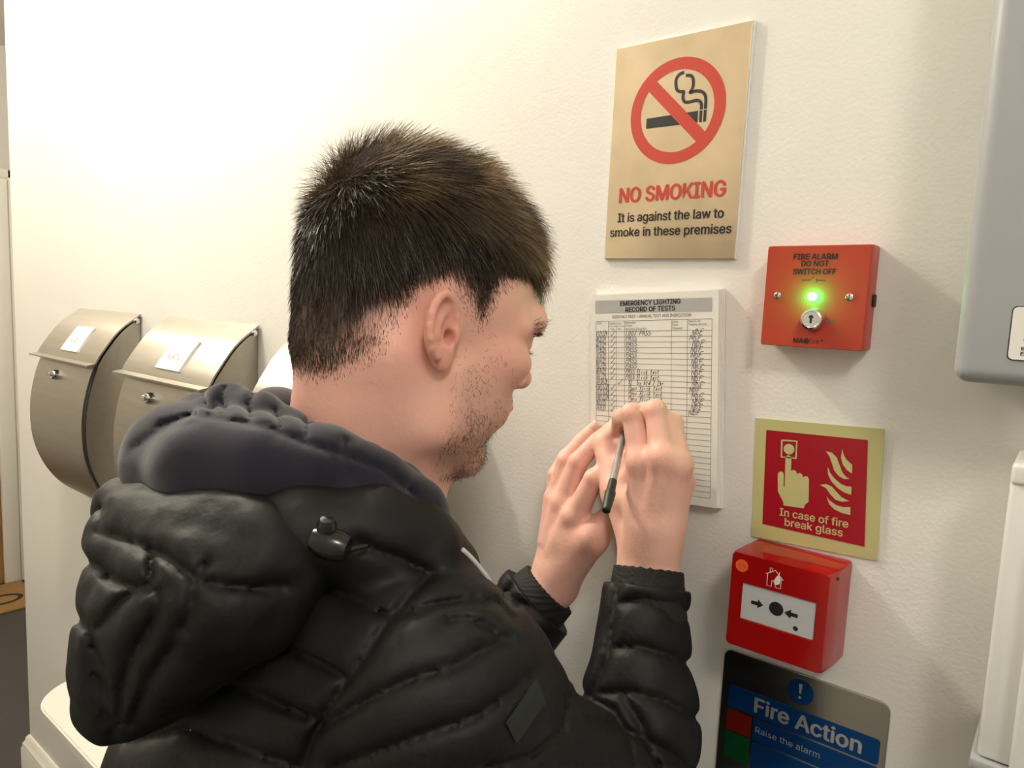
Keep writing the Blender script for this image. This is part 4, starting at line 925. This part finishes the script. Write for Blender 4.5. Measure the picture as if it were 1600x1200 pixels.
jacket = big('jacket', P, Q, M_jacket, PERSON); JP, JQ = P, Q
# square patch sewn on the upper sleeve
from mathutils.bvhtree import BVHTree
bvh = BVHTree.FromPolygons([Vector(v) for v in JP.tolist()], JQ.tolist())
def drape(c, n, lift):         # a small quilt of points laid on the jacket inside four photo corners
    V, F = [], []; c = np.array(c, float)
    for i in range(n+1):
        for j in range(n+1):
            a, b = i/n, j/n; q = (c[0]*(1-a)+c[1]*a)*(1-b)+(c[3]*(1-a)+c[2]*a)*b
            h, nn, _, _ = bvh.ray_cast(Vector(CAM), Vector(ray(*q)))
            if h is None: return None
            V.append(np.array(h)+np.array(nn)*lift)
    V = np.array(V); G = V.reshape(n+1, n+1, 3)
    for _ in range(2): G[1:-1, 1:-1] = (G[:-2, 1:-1]+G[2:, 1:-1]+G[1:-1, :-2]+G[1:-1, 2:]+2*G[1:-1, 1:-1])/6
    return V, [(i*(n+1)+j, i*(n+1)+j+1, (i+1)*(n+1)+j+1, (i+1)*(n+1)+j) for i in range(n) for j in range(n)]
dq = drape([(788, 1128), (836, 1062), (850, 1098), (804, 1160)], 12, 0.0016)
if dq: mk('sleeve_patch', dq[0], dq[1], mat('charcoal_patch', (0.009, 0.0115, 0.011), 0.7), jacket, True)
# cuffs
for a, b, c0, r1, r2 in ((RW, RE, -0.002, 0.0335, 0.0385), (LW, LE, 0.006, 0.034, 0.040)):
    u_ = (b-a)/np.linalg.norm(b-a); f = Field(); f.cone(a+u_*0.000, a+u_*0.040, r1, r2, 0.003); f.cone(a-u_*0.002, a+u_*0.010, 0.0262, 0.0275, 0.004, 's') if False else None
    def cpost(X, D, a=a, u_=u_, c0=c0): return np.maximum(D, c0-((X-a)@u_))+0.0005*np.sin(np.arctan2((X-a)@np.cross(u_, Z3), (X-a)@Z3)*26)
    P, Q = f.mesh(0.0016, cpost); big('cuff', P, Q, M_cuff, jacket)
# ---- hood of the jacket, hanging behind
hd_ = Field()
hd_.chain([W(196, 790, 0.505), W(250, 825, 0.470), W(330, 848, 0.445), W(420, 856, 0.432), W(488, 858, 0.438)], [0.020, 0.022, 0.022, 0.020, 0.014], 0.012)
hd_.chain([W(242, 850, 0.478), W(248, 925, 0.462), W(234, 1005, 0.455), W(204, 1065, 0.450), W(188, 1100, 0.448)], [0.034, 0.036, 0.033, 0.024, 0.015], 0.03)
hd_.chain([W(300, 880, 0.446), W(300, 925, 0.440), W(266, 985, 0.440), W(220, 1050, 0.446)], [0.033, 0.034, 0.028, 0.019], 0.03)
hd_.chain([W(360, 885, 0.436), W(360, 915, 0.436), W(320, 955, 0.440)], [0.030, 0.032, 0.026], 0.03)
hd_.chain([W(430, 878, 0.436), W(420, 895, 0.438)], [0.024, 0.024], 0.03)
HL = [[(160, 795), (152, 830), (200, 845), (238, 858), (300, 900), (330, 912), (400, 920), (445, 915)], [(238, 858), (236, 905), (228, 920)], [(322, 880), (304, 905), (298, 960), (285, 985)], [(228, 920), (250, 925), (240, 970), (205, 1030), (190, 1080), (186, 1130)], [(130, 875), (150, 885), (185, 912), (228, 920)], [(150, 985), (165, 970), (188, 940), (210, 925)], [(118, 965), (140, 985), (145, 1040), (165, 1130)], [(145, 1000), (160, 1060), (176, 1150)], [(270, 1010), (235, 1060), (205, 1130)]]
def hpost(X, D):
    m = np.abs(D) < 0.03
    if not m.any(): return D
    x = X[m]; d = D[m]-0.003+nz(x, 48, 61)*0.0032+nz(x, 110, 62)*0.0022+nz(x, 240, 63)*0.0007; d = creases(x, d, HL, 0.0065, 10.0); out = D.copy(); out[m] = d; return out
P, Q = hd_.mesh(0.0024, hpost); P = relax(P, Q, 1, 0.3); jh = big('jacket_hood', P, Q, M_jacket, PERSON)
# ---- navy hoodie hood round the neck
ho = Field()
ho.chain([NB-S3*0.095+BB*0.03+T3*0.00, NB-S3*0.085-BB*0.06+T3*0.02, W(330, 690, 0.56), W(292, 718, 0.515), W(345, 728, 0.480), W(420, 735, 0.470), W(500, 742, 0.470), W(580, 768, 0.480), W(645, 802, 0.500), W(692, 842, 0.53)], [0.030, 0.034, 0.036, 0.040, 0.039, 0.036, 0.032, 0.026, 0.022, 0.016], 0.014)
ho.chain([W(290, 660, 0.56), W(322, 640, 0.535), W(352, 634, 0.520), W(400, 650, 0.508), W(450, 676, 0.500), W(510, 700, 0.498), W(570, 722, 0.500), W(625, 752, 0.510), W(664, 792, 0.525)], [0.012, 0.014, 0.0155, 0.015, 0.014, 0.0125, 0.0115, 0.0105, 0.010], 0.010)
ho.ell(NB-T3*0.02-BB*0.03, (0.085, 0.07, 0.04), BAX, 0.02)
OL = [[(315, 612), (322, 632), (340, 645)], [(352, 606), (345, 625), (355, 645)], [(398, 612), (388, 632), (392, 655)], [(430, 640), (438, 668), (432, 682)], [(480, 660), (476, 690)], [(540, 690), (536, 712)], [(250, 665), (300, 648), (350, 655), (420, 668), (470, 690), (530, 708), (600, 735), (650, 775)]]
OF = [[(395, 800), (470, 780), (520, 755), (545, 738), (580, 745), (640, 768)], [(210, 700), (250, 672), (310, 660)], [(540, 742), (600, 770), (660, 810), (690, 840)], [(300, 805), (400, 790), (480, 788)]]
def opost(X, D):
    m = np.abs(D) < 0.03
    if not m.any(): return D
    x = X[m]; d = D[m]+nz(x, 36, 71)*0.0030; d = creases(x, d, OL, 0.0055, 5.0); d = creases(x, d, OF, 0.0040, 11.0); out = D.copy(); out[m] = d; return out
P, Q = ho.mesh(0.0024, opost); P = relax(P, Q, 2, 0.4); big('hoodie', P, Q, M_hoodie, PERSON)
# ---- cord lock on the hood, draw cord, pale zip edge
TG = W(516, 850, 0.405); a1 = (CAM-TG)/np.linalg.norm(CAM-TG); a2 = (-CU*0.3+CR*0.95); a2 -= a1*(a2@a1); a2 /= np.linalg.norm(a2)
tgl = lathe('cord_lock', [(0.003, -0.012), (0.007, -0.0108), (0.0092, -0.005), (0.0095, 0.005), (0.0075, 0.0108), (0.003, 0.012)], TG, a2*0.8+a1*0.2-CU*0.0, M_toggle, PERSON, 20)
lathe('cord_lock_button', [(0.0055, -0.002), (0.0058, 0.007), (0.0038, 0.0105), (0.0005, 0.011)], TG-CR*0.002+CU*0.006, a1*0.5+CU*0.85, M_toggle, tgl, 16)
def tube(name, pts, r, m, parent, n=8):
    P = np.array(smoothline(pts, 6)); V, F = [], []; T = np.gradient(P, axis=0)
    for p, t in zip(P, T):
        t = t/np.linalg.norm(t); a = np.cross(t, [0.3, 0.2, 0.9]); a /= np.linalg.norm(a); b = np.cross(t, a)
        for k in range(n): th = 2*math.pi*k/n; V.append(p+r*(a*math.cos(th)+b*math.sin(th)))
    for i in range(len(P)-1):
        for k in range(n): F.append((i*n+k, i*n+(k+1) % n, (i+1)*n+(k+1) % n, (i+1)*n+k))
    F += [tuple(range(n-1, -1, -1)), tuple(range((len(P)-1)*n, len(P)*n))]
    return mk(name, V, F, m, parent, True)
tube('draw_cord', [W(505, 858, 0.412), W(530, 862, 0.408), W(550, 858, 0.410), W(575, 852, 0.420)], 0.0016, M_toggle, PERSON)
tube('zip_edge', [W(722, 858, 0.455), W(735, 870, 0.458), W(752, 890, 0.463), W(773, 920, 0.470)], 0.0016, M_zip, jacket)
# ---- trousers and shoes, below the picture
M_jean = mat('dark_denim', (0.020, 0.024, 0.035), 0.85, bump=[(1200, 0.3, 0.0005)]); M_shoe = mat('black_shoe', (0.015, 0.015, 0.015), 0.5)
tr = Field(); HP = NB-T3*0.62
for s in (-1, 1):
    hip = HP+S3*s*0.085-T3*0.02; an = np.array([NB[0]-B3[0]*0.18, NB[1]-B3[1]*0.18, 0.09])+S3*s*0.10; kn = hip*.5+an*.5+B3*0.03
    tr.chain([hip, kn, an], [0.105, 0.072, 0.055], 0.03, 0.05)
tr.ell(HP+T3*0.02, (0.17, 0.115, 0.11), BAX, 0.05)
P, Q = tr.mesh(0.007, lambda X, D: np.maximum(D, 0.035-X[:, 2])); big('trousers', P, Q, M_jean, PERSON)
for s in (-1, 1):
    an = np.array([NB[0]-B3[0]*0.18, NB[1]-B3[1]*0.18, 0.0])+S3*s*0.10; f = Field()
    f.cone(an-B3*0.05+Z3*0.045, an+B3*0.15+Z3*0.038, 0.042, 0.036, 0.02); f.cone(an+Z3*0.05, an+Z3*0.09, 0.045, 0.045, 0.03)
    P, Q = f.mesh(0.005, lambda X, D: np.maximum(D, 0.001-X[:, 2])); big('shoe', P, Q, M_shoe, PERSON)
# ================================================================== ballpoint pen held in the right hand
M_clear = mat('clear_barrel', (0.72, 0.72, 0.70), 0.12, spec=0.6, trans=0.55); M_cap = mat('black_green_cap', (0.010, 0.022, 0.018), 0.3)
tip = J(981, 648, -0.0118); rear = J(947, 799, -0.0118)
for Y in np.linspace(-0.02, -0.25, 200):
    rear = J(947, 799, Y)
    if np.linalg.norm(rear-tip) > 0.166: break
ax = (tip-rear)/np.linalg.norm(tip-rear)
pe = empty('pen', tip, 'clear ballpoint pen with a dark cap on its end, held in the man\'s right hand', 'pen')
lathe('barrel', [(0.0036, 0.030), (0.0036, 0.142)], rear, ax, M_clear, pe, 12)
lathe('ink_tube', [(0.0016, 0.012), (0.0016, 0.150)], rear, ax, M_black, pe, 8)
lathe('tip_cone', [(0.0040, 0.142), (0.0022, 0.156), (0.0006, 0.1655)], rear, ax, M_chrome, pe, 12)
cap = lathe('pen_cap', [(0.0026, 0.0), (0.0038, 0.001), (0.0050, 0.022), (0.0052, 0.027), (0.0042, 0.0285)], rear, ax, M_cap, pe, 16)
lathe('cap_collar', [(0.0042, 0.028), (0.0040, 0.045)], rear, ax, M_cap, cap, 12)
